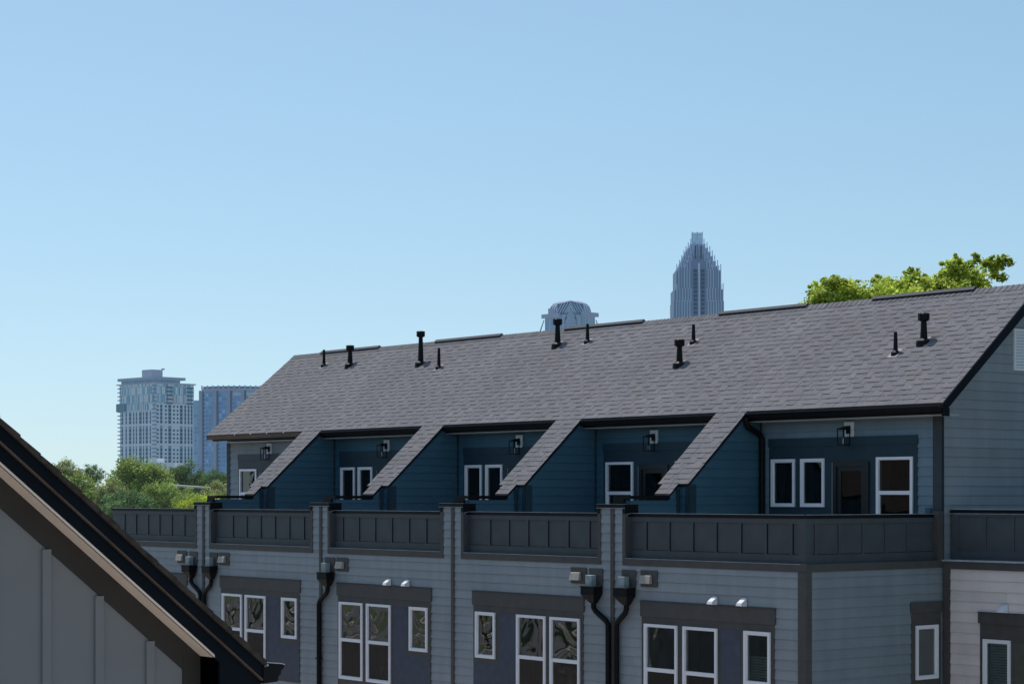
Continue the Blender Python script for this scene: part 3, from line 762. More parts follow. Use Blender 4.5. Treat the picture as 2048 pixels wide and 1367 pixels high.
# ------------------------------------------------------------------ near grey house whose gable fills the lower left corner
def near_house():
    XW, XF = 12.0, 12.21; SL = .829
    org = (XW, -22, GZ); t = empty('grey_house', W(XW, -22, GZ), RZ)
    tag(t, 'near grey board and batten house whose dark raking eaves cross the lower left corner', 'house')
    X0 = -26.0; YR = -25.6
    ztop = lambda y: -.827 - SL * (y + 19.6)        # shingle top at the rake
    zsof = lambda y: -1.119 - SL * (y + 19.6)        # soffit plane
    yb = 2 * YR + 19.19                              # far eave
    w = MB(); yc = -19.572
    w.prism_x([(2 * YR - yc, GZ), (yc, GZ), (yc, zsof(yc)), (YR, zsof(YR)), (2 * YR - yc, zsof(yc))], X0, XW)
    wo = w.build('wall', M['batten_wall'], t, org)
    b = MB(); y = -19.975 ; k = 0
    while y > -31:
        zz = zsof(y) if y > YR else zsof(2 * YR - y)
        b.box(XW, XW + .020, y - .032, y + .032, GZ, zz - .21 + (0 if y > YR else 0))
        y -= .3945
    b.build('batten', M['batten_wall'], wo, org)
    f = MB()
    fb = .205
    f.hexa([(XW, yc, zsof(yc) - fb), (XW + .010, yc, zsof(yc) - fb), (XW + .010, YR, zsof(YR) - fb), (XW, YR, zsof(YR) - fb),
            (XW, yc, zsof(yc)), (XW + .010, yc, zsof(yc)), (XW + .010, YR, zsof(YR)), (XW, YR, zsof(YR))])
    f.hexa([(XW, 2*YR-yc, zsof(yc) - fb), (XW + .010, 2*YR-yc, zsof(yc) - fb), (XW + .010, YR, zsof(YR) - fb), (XW, YR, zsof(YR) - fb),
            (XW, 2*YR-yc, zsof(yc)), (XW + .010, 2*YR-yc, zsof(yc)), (XW + .010, YR, zsof(YR)), (XW, YR, zsof(YR))])
    f.box(XW, XW + .012, yc - .14, yc, GZ, zsof(yc) - .0)
    f.build('frieze_board', M['frieze'], wo, org)
    # soffit: tan underside of the overhang, runs parallel to the roof and stops level above the eave
    s = MB()
    for a, bb in ((yc - .0, YR), (2 * YR - yc, YR)):
        zz = lambda y: zsof(y) if y >= YR else zsof(2 * YR - y)
        s.hexa([(XW + .002, a, zz(a)), (XF, a, zz(a)), (XF, bb, zz(bb)), (XW + .002, bb, zz(bb)), (XW + .002, a, zz(a) + .02), (XF, a, zz(a) + .02), (XF, bb, zz(bb) + .02), (XW + .002, bb, zz(bb) + .02)])
    s.build('rake_soffit', M['tan'], t, org)
    # raking fascia in two layers, with the boxed eave end
    ye = -19.19
    def slab(mb, X, th, o0, o1, mi=0, ya=ye):
        mb.hexa([(X, ya, ztop(ya) - o1), (X + th, ya, ztop(ya) - o1), (X + th, YR, ztop(YR) - o1), (X, YR, ztop(YR) - o1),
                 (X, ya, ztop(ya) - o0), (X + th, ya, ztop(ya) - o0), (X + th, YR, ztop(YR) - o0), (X, YR, ztop(YR) - o0)], mi)
        y2 = 2 * YR - ya
        mb.hexa([(X, y2, ztop(ya) - o1), (X + th, y2, ztop(ya) - o1), (X + th, YR, ztop(YR) - o1), (X, YR, ztop(YR) - o1),
                 (X, y2, ztop(ya) - o0), (X + th, y2, ztop(ya) - o0), (X + th, YR, ztop(YR) - o0), (X, YR, ztop(YR) - o0)], mi)
    a = MB(); slab(a, XF, .022, .045, .145); slab(a, XF - .022, .020, .16, .292)
    a.prism_x([(ye, -2.2), (ye, ztop(ye) - .16), (-19.60, zsof(-19.60) + .002), (-19.53, zsof(-19.53) - .04), (-19.53, -2.2)][::-1] if False else
              [(-19.53, -2.2), (ye, -2.2), (ye, ztop(ye) - .161), (-19.53, ztop(-19.53) - .161)], XF - .024, XF - .003)
    a.build('rake_fascia', M['navy_rake'], t, org)
    a = MB(); slab(a, XF - .012, .040, .146, .160)
    a.build('rake_drip', M['rakebrown'], t, org)
    # eave underside and fascia along the street side
    e = MB(); e.box(X0, XF - .025, ye - .03, ye, -1.46, ztop(ye) - .03); e.box(X0, XF - .2, yc, ye - .03, -1.62, -1.60)
    e.build('eave_fascia', M['navy_rake'], t, org)
    # roof
    r = MB()
    rr = XF + .045
    n = 44
    for k in range(n):
        y0 = ye + .02 - (ye + .02 - YR) * k / n; y1 = ye + .02 - (ye + .02 - YR) * (k + 1) / n
        z0, z1 = ztop(y0), ztop(y1)
        r.hexa([(X0, y0, z0 - .042), (rr + .004 * (k % 3), y0, z0 - .042), (rr + .004 * (k % 3), y1, z1 - .042), (X0, y1, z1 - .042),
                (X0, y0, z0 + .006), (rr + .004 * (k % 3), y0, z0 + .006), (rr + .004 * (k % 3), y1, z1 - .006), (X0, y1, z1 - .006)])
        Y0, Y1 = 2 * YR - y0, 2 * YR - y1
        r.hexa([(X0, Y0, z0 - .042), (rr, Y0, z0 - .042), (rr, Y1, z1 - .042), (X0, Y1, z1 - .042), (X0, Y0, z0 + .006), (rr, Y0, z0 + .006), (rr, Y1, z1 - .006), (X0, Y1, z1 - .006)])
    ro = r.build('roof', M['shingle_edge'], t, org)
    # K-style gutter, end cap towards us
    prof = [(ye + .002, -1.345), (ye + .125, -1.338), (ye + .130, -1.300), (ye + .150, -1.285), (ye + .152, -1.262), (ye + .178, -1.238), (ye + .180, -1.222), (ye + .160, -1.214), (ye + .002, -1.196)]
    g = MB()
    outer = prof
    for x in (XF + .030, X0):   # end caps
        g.prism_x(outer, x - .004, x)
    for k in range(len(prof) - 2):
        (a0, b0), (a1, b1) = prof[k], prof[k + 1]
        g.quad([(X0, a0, b0), (XF + .03, a0, b0), (XF + .03, a1, b1), (X0, a1, b1)])
    g.quad([(X0, ye + .002, -1.345), (XF + .03, ye + .002, -1.345), (XF + .03, ye + .002, -1.196), (X0, ye + .002, -1.196)])
    go = g.build('gutter', M['metal'], ro, org)
    g = MB()
    for (a0, b0), (a1, b1) in zip(prof[-3:-1], prof[-2:]): g.hexa([(XF+.026,a0,b0),(XF+.036,a0,b0),(XF+.036,a1,b1),(XF+.026,a1,b1),(XF+.026,a0,b0+.006),(XF+.036,a0,b0+.006),(XF+.036,a1,b1+.006),(XF+.026,a1,b1+.006)])
    g.hexa([(XF+.032,ye+.01,-1.225),(XF+.038,ye+.01,-1.225),(XF+.038,ye+.04,-1.222),(XF+.032,ye+.04,-1.222),(XF+.032,ye+.01,-1.208),(XF+.038,ye+.01,-1.208),(XF+.038,ye+.04,-1.208),(XF+.032,ye+.04,-1.208)])
    g.build('gutter_rim', M['metal_hi'], go, org)
near_house()

# ------------------------------------------------------------------ ground
def groundmat():
    m, nt, out = newmat('ground'); L = nt.links.new
    b = N(nt, 'ShaderNodeBsdfPrincipled'); b.inputs['Roughness'].default_value = .95
    tc = N(nt, 'ShaderNodeTexCoord'); no = N(nt, 'ShaderNodeTexNoise'); no.inputs['Scale'].default_value = .03; no.inputs['Detail'].default_value = 8
    L(tc.outputs['Object'], no.inputs['Vector'])
    cr = N(nt, 'ShaderNodeValToRGB'); e = cr.color_ramp.elements
    e[0].position = .35; e[0].color = (.06, .10, .03, 1); e[1].position = .62; e[1].color = (.20, .20, .10, 1)
    L(no.outputs['Fac'], cr.inputs[0]); L(cr.outputs[0], b.inputs['Base Color']); L(b.outputs[0], out.inputs[0])
    return m
g = MB(); S = 9000
g.quad([(-S, -S, GZ), (S, -S, GZ), (S, S, GZ), (-S, S, GZ)])
tag(g.build('ground', groundmat()), kind='structure')
def sheet(name, x0, x1, y0, y1, z, mat):
    q = MB(); q.box(x0, x1, y0, y1, GZ - .2, GZ + z); o = q.build(name, mat, None, (0, 0, 0)); o.location = P0; o.rotation_euler = (0, 0, RZ); tag(o, kind='structure'); return o
M['asphalt'] = paint('asphalt', (.17, .16, .17), .9, .2, .8, bump=.3, bscale=80)
M['concrete'] = paint('concrete', (.55, .49, .43), .85, .1, .6)
M['lawn'] = paint('lawn', (.10, .125, .06), .95, .4, .5)
sheet('driveway', -60, 10, -3.4, -.05, .06, M['concrete'])
sheet('road', -160, 60, -11.0, -3.4, .02, M['asphalt'])
sheet('pavement', -60, 40, -13.2, -11.0, .14, M['concrete'])
sheet('lawn', -60, -2, -19.3, -13.2, .10, M['lawn'])
sheet('bounce_court', -2, 60, -60, -13.2, .08, M['concrete'])  # unseen pale ground, added to bounce warm light up to the near soffit
sheet('parking_lot', -95, -27, -34, -19.4, .03, M['asphalt'])
sheet('pavement', -95, -27, -36.2, -34, .14, M['concrete'])
sheet('lawn', -95, -27, -46, -36.2, .10, M['lawn'])
sheet('road', -120, -27, -60, -46, .03, M['asphalt'])
sheet('pavement', -120, -27, -62.5, -60, .14, M['concrete'])

# ------------------------------------------------------------------ trees
def leafmat(name, c, trans=.40, haze=.04):  # haze also sets the glow that lightens the self-shaded far crowns
    m, nt, out = newmat(name + '_leaf'); L = nt.links.new
    at = N(nt, 'ShaderNodeAttribute', attribute_name='Col')
    mu = N(nt, 'ShaderNodeVectorMath', operation='MULTIPLY'); mu.inputs[1].default_value = c
    L(at.outputs['Color'], mu.inputs[0])
    d = N(nt, 'ShaderNodeBsdfDiffuse'); t = N(nt, 'ShaderNodeBsdfTranslucent')
    L(mu.outputs[0], d.inputs[0]); L(mu.outputs[0], t.inputs[0])
    ms = N(nt, 'ShaderNodeMixShader'); ms.inputs[0].default_value = trans
    L(d.outputs[0], ms.inputs[1]); L(t.outputs[0], ms.inputs[2])
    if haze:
        e = N(nt, 'ShaderNodeEmission'); e.inputs['Color'].default_value = (.22, .30, .32, 1)  # faint glow added to lighten the self-shaded far crowns, besides haze
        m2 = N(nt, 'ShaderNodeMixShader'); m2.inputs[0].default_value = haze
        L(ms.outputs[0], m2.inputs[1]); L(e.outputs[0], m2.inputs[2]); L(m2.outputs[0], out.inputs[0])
    else: L(ms.outputs[0], out.inputs[0])
    return m
M['bark'] = paint('bark', (.10, .075, .055), .95, .3, 3, bump=.5, bscale=10)

def tree(name, x, y, top, rad, mat, label, leaf, n, seed, group=None, clumps=None, squash=1.0, hcol=0.0):
    custom = clumps is not None
    """top = height of the crown above eye level; clumps may be given as (dx, z, r)"""
    rnd = random.Random(seed)
    o = empty(name, (x, y, GZ)); tag(o, label, 'tree', group)
    H_ = top - GZ
    if clumps is None:
        clumps = []
        zc = H_ - rad * .95
        nb = 26
        for k in range(nb):
            th = rnd.uniform(0, 2 * math.pi); u = rnd.uniform(-.55, 1); rr = math.sqrt(max(0, 1 - u * u)) * rad * rnd.uniform(.55, .9)
            clumps.append((math.cos(th) * rr, math.sin(th) * rr, zc + u * rad * .72 * squash, rad * rnd.uniform(.22, .38)))
        clumps.append((0, 0, zc, rad * .5)); clumps.append((0, 0, zc - rad * .5, rad * .55))
    tr = MB()
    zb = min(c[2] for c in clumps)
    tr.tube([(0, 0, 0), (rad * .02, 0, zb * .5), (-rad * .02, rad * .02, zb + rad * .3), (0, 0, (H_ - 3.4) if custom else H_ - rad * .5)], [rad * .07, rad * .055, rad * .04, rad * .012], 10)
    for c in clumps[:28]:
        z0 = zb * rnd.uniform(.65, 1.0)
        if custom and c[3] < .2: continue
        mid = (c[0] * .45, c[1] * .45, z0 + (c[2] - z0) * .55)
        tr.tube([(0, 0, z0), mid, (c[0], c[1], c[2])], [rad * .028, rad * .016, rad * .005], 6)
    tr.build('trunk', M['bark'], o, smooth=True)
    V = []; F = []; C = []
    tot = sum(c[3] ** 2 for c in clumps)
    for c in clumps:
        m_ = int(n * c[3] ** 2 / tot); tone = rnd.uniform(.75, 1.2)
        # sprays inside each clump
        subs = []
        for _ in range(max(4, m_ // 22)):
            v = Vector((rnd.gauss(0, 1), rnd.gauss(0, 1), rnd.gauss(0, 1))).normalized() * c[3] * rnd.uniform(.45, 1.08)
            subs.append((v, rnd.uniform(.8, 1.2)))
        for _ in range(m_):
            sv, st = rnd.choice(subs)
            sp = c[3] * .25
            p = Vector((c[0], c[1], c[2])) + sv + Vector((rnd.gauss(0, sp), rnd.gauss(0, sp), rnd.gauss(0, sp * .8)))
            s_ = leaf * rnd.uniform(.6, 1.25)
            a = Vector((rnd.gauss(0, 1), rnd.gauss(0, 1), rnd.gauss(0, .6))).normalized(); b = a.cross(Vector((rnd.gauss(0, 1), rnd.gauss(0, 1), rnd.gauss(0, 1)))).normalized()
            a *= s_ * .5; b *= s_ * .36
            i = len(V); V += [p - a, p - b, p + a, p + b]; F.append((i, i + 1, i + 2, i + 3))
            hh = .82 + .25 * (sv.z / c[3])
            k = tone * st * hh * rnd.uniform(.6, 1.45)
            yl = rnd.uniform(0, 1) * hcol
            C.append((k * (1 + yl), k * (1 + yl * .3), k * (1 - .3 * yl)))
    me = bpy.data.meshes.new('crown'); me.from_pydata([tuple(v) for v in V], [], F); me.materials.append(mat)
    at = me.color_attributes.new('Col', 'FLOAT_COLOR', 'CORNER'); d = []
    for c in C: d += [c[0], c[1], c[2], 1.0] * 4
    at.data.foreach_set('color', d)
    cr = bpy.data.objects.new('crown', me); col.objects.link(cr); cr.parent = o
    return o

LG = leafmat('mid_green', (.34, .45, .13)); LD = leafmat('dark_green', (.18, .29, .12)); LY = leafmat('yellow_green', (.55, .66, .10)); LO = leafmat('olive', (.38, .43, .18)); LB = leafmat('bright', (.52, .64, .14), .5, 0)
LS = leafmat('shade', (.07, .10, .045), .3, 0)
F_ = 4011.0
def at_px(px, py, d):      # direction of something far off, as bearing and height at distance d
    return ((px - 1024) / F_ * d, d, (990 - py) / F_ * d)
far = 'trees beyond the houses on the left'
spec = [  # px, py(top), dist, half width px, mat, label, category leaf count
    (136, 916, 420, 34, LO, 'far open crowned tree farthest left of the tree line', 5200),
    (185, 927, 380, 24, LD, 'small dark round tree between the two tallest on the left', 4500),
    (278, 913, 300, 66, LG, 'big broad light olive tree in front of the white ribbed tower', 13000),
    (372, 925, 340, 42, LD, 'dark green tree below the blue glass tower', 8000),
    (436, 938, 330, 34, LD, 'dark tree touching the corner of the far townhouse', 6000),
    (150, 945, 240, 50, LG, 'mid green tree just above the raking eaves of the near house', 9000),
    (222, 960, 230, 36, LO, 'olive tree low in front of the big broad tree', 7000),
    (318, 962, 220, 46, LG, 'leafy green tree low right of the big broad tree', 9000),
    (425, 962, 225, 40, LO, 'pale olive tree low behind the first terrace wall', 8000),
    (398, 984, 160, 44, LY, 'bright yellow green tree peeking over the parapet', 9000),
    (372, 975, 190, 30, LG, 'small green treetop in front of the pale warehouse roof line', 5000),
    (440, 978, 185, 30, LO, 'small olive treetop beside the end wall of the far townhouse', 5000),
    (258, 975, 150, 60, LD, 'shady dark green tree right above the far parapet', 9000),
]
for k, (px, py, d, hw, mt, lb, n) in enumerate(spec):
    X, Y, Z = at_px(px, py, d)
    tree('leafy_tree', X, Y, Z, hw / F_ * d, mt, lb, hw / F_ * d * .085, int(n * 1.3), 100 + k, far, squash=.95, hcol=.15)
# bright trees behind the ridge on the right
D1 = 62.0
def clump_px(cx, lst, d):
    out = []
    rnd = random.Random(5)
    for (px, py, r) in lst:
        X, Y, Z = at_px(px, py, d)
        yy = rnd.uniform(-1.2, 1.2); R_ = r * 1.16 / F_ * d
        out.append((X - cx, yy, Z - GZ, R_))
        if 11 < r < 32 and py < 615:      # small sprays standing off the rim of each clump
            for q in range(4):
                an = rnd.uniform(.05, .95) * math.pi; k_ = rnd.uniform(.95, 1.12)
                out.append((X - cx + math.cos(an) * R_ * k_, yy + rnd.uniform(-.2, .2), Z - GZ + math.sin(an) * R_ * k_, rnd.uniform(.05, .11)))
    return out
cx = at_px(1880, 600, D1)[0]
cl = clump_px(cx, [(1768,570,17),(1760,592,24),(1785,590,22),(1822,556,12),(1828,575,18),(1850,585,24),(1812,597,22),(1880,572,20),(1913,530,12),(1912,550,22),(1935,570,30),(1940,522,8),(1958,553,24),(1977,535,14),(1993,533,12),(2000,552,12),(1975,580,20),(1900,600,30),(1950,600,30),(1860,620,40),(1800,625,38),(1930,640,45),(1980,620,34),(1840,680,55),(1920,700,60),(1890,770,60),(1912,514,6),(1915,521,7),(1911,529,9),(1914,538,12),(1938,518,6),(1942,526,9),(1980,523,7),(1992,524,6),(1966,530,9),(1818,545,7),(1832,552,9),(1858,563,10),(1790,572,10),(1895,548,10)], D1)
tree('leafy_tree', cx, D1, at_px(0, 507, D1)[2], 3.0, LB, 'bright yellow green tree with ragged upright tips behind the ridge', .115, 48000, 301, 'trees behind the ridge', clumps=cl, hcol=.22)
cx = at_px(1675, 600, D1 - 2)[0]
cl = clump_px(cx, [(1645,590,20),(1655,572,14),(1680,582,22),(1700,590,22),(1640,608,20),(1668,605,30),(1705,610,26),(1730,605,16),(1720,596,10),(1670,640,42),(1710,660,40),(1665,700,45),(1690,760,50)], D1 - 2)
tree('leafy_tree', cx, D1 - 2, at_px(0, 560, D1 - 2)[2], 2.0, LB, 'lower rounder bright tree left of the ragged one behind the ridge', .11, 27000, 302, 'trees behind the ridge', clumps=cl, hcol=.22)
cx = at_px(1590, 620, D1 + 3)[0]
cl = clump_px(cx, [(1581,614,4),(1606,612,7),(1600,622,10),(1580,625,9),(1596,650,24),(1590,690,30)], D1 + 3)
tree('leafy_tree', cx, D1 + 3, at_px(0, 612, D1 + 3)[2], 1.1, LB, 'small treetop just clearing the ridge, leftmost of the three', .13, 1500, 303, 'trees behind the ridge', clumps=cl, hcol=.3)
# trees across the road whose reflection shows in the street windows
for k, (lx, ly, tp, rd) in enumerate([(-58, -41, 4, 5), (-84, -40, 7, 6), (-66, -70, 8, 7), (-38, -68, 7, 7)]):
    p = W(lx, ly)
    tree('leafy_tree', p.x, p.y, tp, rd, LS, 'dark green street tree across the parking lot, mirrored in the street side windows', .55, 3800, 400 + k, 'trees across the road')

# ------------------------------------------------------------------ far low white building among the trees
def low_building():
    X, Y, Z = at_px(322, 928, 620)
    o = empty('white_building', (X, Y, GZ)); tag(o, 'low white flat roofed building peeking over the trees below the left towers', 'building')
    m = MB(); h = Z - GZ
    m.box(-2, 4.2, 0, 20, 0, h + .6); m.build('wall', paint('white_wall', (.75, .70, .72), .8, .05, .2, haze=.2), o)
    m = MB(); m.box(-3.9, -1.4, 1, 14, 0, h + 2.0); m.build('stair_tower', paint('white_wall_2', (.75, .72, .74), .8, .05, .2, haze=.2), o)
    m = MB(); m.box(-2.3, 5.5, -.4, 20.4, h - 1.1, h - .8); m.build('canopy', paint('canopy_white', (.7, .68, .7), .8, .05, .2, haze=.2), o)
    a = at_px(338, 968, 260); b = at_px(452, 976, 240)
    o = empty('warehouse', (a[0], a[1], GZ)); tag(o, 'long low warehouse roof edge showing as a pale line between the trees', 'building')
    m = MB(); dx, dy = b[0] - a[0], b[1] - a[1]; za, zb = a[2] - GZ, b[2] - GZ
    m.hexa([(0,0,za-.22),(dx,dy,zb-.2),(dx,dy+6,zb-.2),(0,6,za-.22),(0,0,za),(dx,dy,zb),(dx,dy+6,zb),(0,6,za)])
    m.build('roof_edge', paint('pale_roof', (.55, .50, .47), .8, .1, .3), o)
    m = MB(); m.hexa([(0,.4,0),(dx,dy+.4,0),(dx,dy+5.6,0),(0,5.6,0),(0,.4,za-.23),(dx,dy+.4,zb-.21),(dx,dy+5.6,zb-.21),(0,5.6,za-.23)])
    m.build('wall', paint('warehouse_wall', (.09, .12, .06), .8, .1, .3), o)
low_building()

# ------------------------------------------------------------------ far towers
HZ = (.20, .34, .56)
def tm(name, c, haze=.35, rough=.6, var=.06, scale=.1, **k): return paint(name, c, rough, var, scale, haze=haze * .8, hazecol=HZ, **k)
def cellmat(name, cols, sx, sy, haze=.3, mort=(.35, .4, .45), msize=.08, weights=None):
    """facade of small panels: brick cells in random tints, uv = (along, z) via object coords"""
    m, nt, out = newmat(name); L = nt.links.new
    b = N(nt, 'ShaderNodeBsdfPrincipled'); b.inputs['Roughness'].default_value = .35
    uv = N(nt, 'ShaderNodeUVMap')
    sep = N(nt, 'ShaderNodeSeparateXYZ'); L(uv.outputs[0], sep.inputs[0])
    def fl(sock, s, off=None):
        d = N(nt, 'ShaderNodeMath', operation='DIVIDE'); d.inputs[1].default_value = s; L(sock, d.inputs[0])
        f = N(nt, 'ShaderNodeMath', operation='FLOOR'); L(d.outputs[0], f.inputs[0])
        fr = N(nt, 'ShaderNodeMath', operation='FRACT'); L(d.outputs[0], fr.inputs[0]); return f, fr
    fx, frx = fl(sep.outputs[0], sx); fz, frz = fl(sep.outputs[1], sy)
    cb = N(nt, 'ShaderNodeCombineXYZ'); L(fx.outputs[0], cb.inputs[0]); L(fz.outputs[0], cb.inputs[1])
    wn = N(nt, 'ShaderNodeTexWhiteNoise', noise_dimensions='2D'); L(cb.outputs[0], wn.inputs['Vector'])
    cr = N(nt, 'ShaderNodeValToRGB'); cr.color_ramp.interpolation = 'CONSTANT'
    els = cr.color_ramp.elements
    while len(els) < len(cols): els.new(.5)
    for k, c in enumerate(cols): els[k].position = k / len(cols); els[k].color = (*c, 1)
    L(wn.outputs['Value'], cr.inputs[0])
    def lt(s, v):
        n = N(nt, 'ShaderNodeMath', operation='LESS_THAN'); n.inputs[1].default_value = v; L(s.outputs[0], n.inputs[0]); return n
    a, c = lt(frx, msize), lt(frz, msize * 1.4)
    mx = N(nt, 'ShaderNodeMath', operation='MAXIMUM'); L(a.outputs[0], mx.inputs[0]); L(c.outputs[0], mx.inputs[1])
    mm = N(nt, 'ShaderNodeMix', data_type='RGBA'); L(mx.outputs[0], mm.inputs[0]); L(cr.outputs[0], mm.inputs[6]); mm.inputs[7].default_value = (*mort, 1)
    L(mm.outputs[2], b.inputs['Base Color'])
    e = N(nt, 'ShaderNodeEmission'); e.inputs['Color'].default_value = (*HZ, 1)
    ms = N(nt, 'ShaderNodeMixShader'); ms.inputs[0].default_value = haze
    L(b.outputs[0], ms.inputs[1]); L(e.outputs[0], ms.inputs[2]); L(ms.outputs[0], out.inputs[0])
    return m

def uvbox(parent, name, mat, corners, z0, z1, cap=None):
    """vertical prism on a plan polygon with facade UVs in metres"""
    me = bpy.data.meshes.new(name); n = len(corners); V = [(x, y, z0) for x, y in corners] + [(x, y, z1) for x, y in corners]
    F = [(k, (k + 1) % n, n + (k + 1) % n, n + k) for k in range(n)] + [tuple(range(n, 2 * n))]
    me.from_pydata(V, [], F); me.materials.append(mat)
    if cap: me.materials.append(cap); me.polygons[n].material_index = 1
    uv = me.uv_layers.new(); u = 0
    for k in range(n):
        L_ = math.dist(corners[k], corners[(k + 1) % n]); p = me.polygons[k]
        for li, val in zip(p.loop_indices, ((u, z0), (u + L_, z0), (u + L_, z1), (u, z1))): uv.data[li].uv = val
        u += math.ceil(L_) + 3
    o = bpy.data.objects.new(name, me); col.objects.link(o); o.parent = parent; return o

def tower_a():
    d = 1650.; X, Y, _ = at_px(309, 0, d); o = empty('apartment_tower', (X, Y, GZ))
    tag(o, 'tall pale apartment tower with rows of small windows and a flat penthouse roof', 'tower')
    zz = lambda py: (990 - py) / F_ * d - GZ
    L1, L2 = 50.0, 39.1
    a = Vector((-.7071, .7071)); b = Vector((.7071, .7071))
    P = lambda s, t: tuple(a * s + b * t)      # s along the left face, t along the right face
    wall = tm('tower_wall', (.80, .80, .88), .30)
    corners = [P(0, 0), P(0, L2), P(L1, L2), P(L1, 0)]
    zm = zz(806); zt = zz(766)
    uvbox(o, 'wall', wall, corners, 0, zm)
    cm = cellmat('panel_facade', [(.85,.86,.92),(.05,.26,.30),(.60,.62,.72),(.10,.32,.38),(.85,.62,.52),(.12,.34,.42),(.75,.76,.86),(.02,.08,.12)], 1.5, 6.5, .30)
    e = .25
    uvbox(o, 'panel_facade', cm, [P(-e, -e), P(-e, L2 + e), P(L1 + e, L2 + e), P(L1 + e, -e)], zm, zt)
    uvbox(o, 'panel_facade', cm, [P(-e, -e), P(-e, -.02), P(L1 + e, -.02), P(L1 + e, -e)], zz(819), zm - .01)
    gl = tm('teal_glass', (.05, .15, .17), .28, .3)
    uvbox(o, 'sky_lounge', cellmat('lounge_glass', [(.05,.16,.19),(.07,.22,.24),(.03,.10,.13)], 2.8, 30, .3, (.3,.35,.4)), [P(.8, .8), P(.8, L2 - 13), P(L1 - .8, L2 - 13), P(L1 - .8, .8)], zt, zz(758))
    m = MB(); 
    def plate(s0, s1, t0, t1, z0, z1, mat, name):
        m = MB(); m.hexa([(*P(s0, t0), z0), (*P(s0, t1), z0), (*P(s1, t1), z0), (*P(s1, t0), z0), (*P(s0, t0), z1), (*P(s0, t1), z1), (*P(s1, t1), z1), (*P(s1, t0), z1)]); return m.build(name, mat, o)
    pale = tm('pale_concrete', (.48, .42, .44), .3)
    plate(-1.4, L1 + 1.5, -1.4, L2 - 9, zz(758), zz(752.5), tm('roof_band', (.36, .37, .46), .32), 'roof_slab')
    plate(-1, L1 + 4, -1, L2 + 2, zt, zt + .9, pale, 'terrace_slab')
    plate(17, 31, 9, 20, zz(753), zz(735.5), tm('penthouse', (.42, .39, .46), .32), 'penthouse')
    plate(14, 16, 18, 20, zz(735.6), zz(733), tm('plant', (.2, .2, .25), .32), 'roof_plant')
    plate(L1 - 9.5, L1 + 3.0, -1.8, 10, zz(820), zz(804), gl, 'glass_box')
    dark = tm('tower_window', (.012, .022, .055), .16, .2); mid = tm('tower_spandrel', (.17, .25, .32), .28)
    bal = tm('balcony_slab', (.16, .20, .24), .30)
    fl = 3.25
    def strip(face, at, w, z0, z1, pair, dens=1.0):
        """one column of windows with its spandrel glass"""
        m = MB()
        def Q(u0, u1, z0_, z1_, out, mi):
            if face == 'l': pts = [P(u0, -out), P(u1, -out)]
            else: pts = [P(-out, u0), P(-out, u1)]
            m.quad([(*pts[0], z0_), (*pts[1], z0_), (*pts[1], z1_), (*pts[0], z1_)], mi)
        Q(at - w / 2, at + w / 2, z0, z1, .06, 1 if pair else 2)
        z = z0 + .6
        while z < z1 - 1.6:
            Q(at - w / 2 * .95, at + w / 2 * .95, z, z + (1.75 if pair else 1.5), .12, 0); z += fl
        m.build('window_column', [dark, mid, wall], o)
    for (za, zb) in ((zz(848) + .8, zz(821)), (zz(888) + .8, zz(850)), (2, zz(890))):
        for k, (u, w, p) in enumerate([(4.6, 1.5, 1), (8.6, 2.6, 1), (12.2, 1.6, 1), (15.8, 3, 1), (20.3, 1.6, 1), (23.5, 1.6, 1), (27.5, 2.8, 1), (32.0, 1.7, 1), (36.5, 1.8, 1)]):
            strip('l', u * 1.27, w * 1.2, za, zb, p)
    for (za, zb) in ((zz(848) + .8, zz(808)), (zz(888) + .8, zz(850)), (2, zz(890))):
        for k, (u, w, p) in enumerate([(3.5, 2.2, 0), (7.5, 2.4, 1), (12.6, 2.2, 0), (17, 3.2, 1), (21.7, 2.2, 0), (25.8, 2.0, 0), (30, 3.0, 1), (34.5, 1.9, 1), (38.3, 1.9, 1), (41.8, 1.9, 1)]):
            strip('r', u * .89, w * .89, za, zb, p)
    # dark recess with balconies at the front corner
    z = 4
    while z < zz(768):
        m = MB(); m.hexa([(*P(-.9, -.9), z), (*P(-.9, 1.6), z), (*P(2.6, 1.6), z), (*P(2.6, -.9), z), (*P(-.9, -.9), z + .9), (*P(-.9, 1.6), z + .9), (*P(2.6, 1.6), z + .9), (*P(2.6, -.9), z + .9)]); z += fl
        m.build('balcony', bal, o)
    z = 6
    while z < zz(766):
        plate(L1 - 3, L1 + 3.0, -.5, 2.5, z, z + .8, bal, 'balcony')
        z += fl
    z = zz(806)
    for u in (14.5, 35):
        z = zz(806)
        while z < zz(768): plate(-1.0, .5, u - 3, u + 3, z, z + 1.2, tm_bal, 'balcony'); z += fl
tm_bal = tm('dark_balcony', (.03, .07, .11), .22)
tower_a()

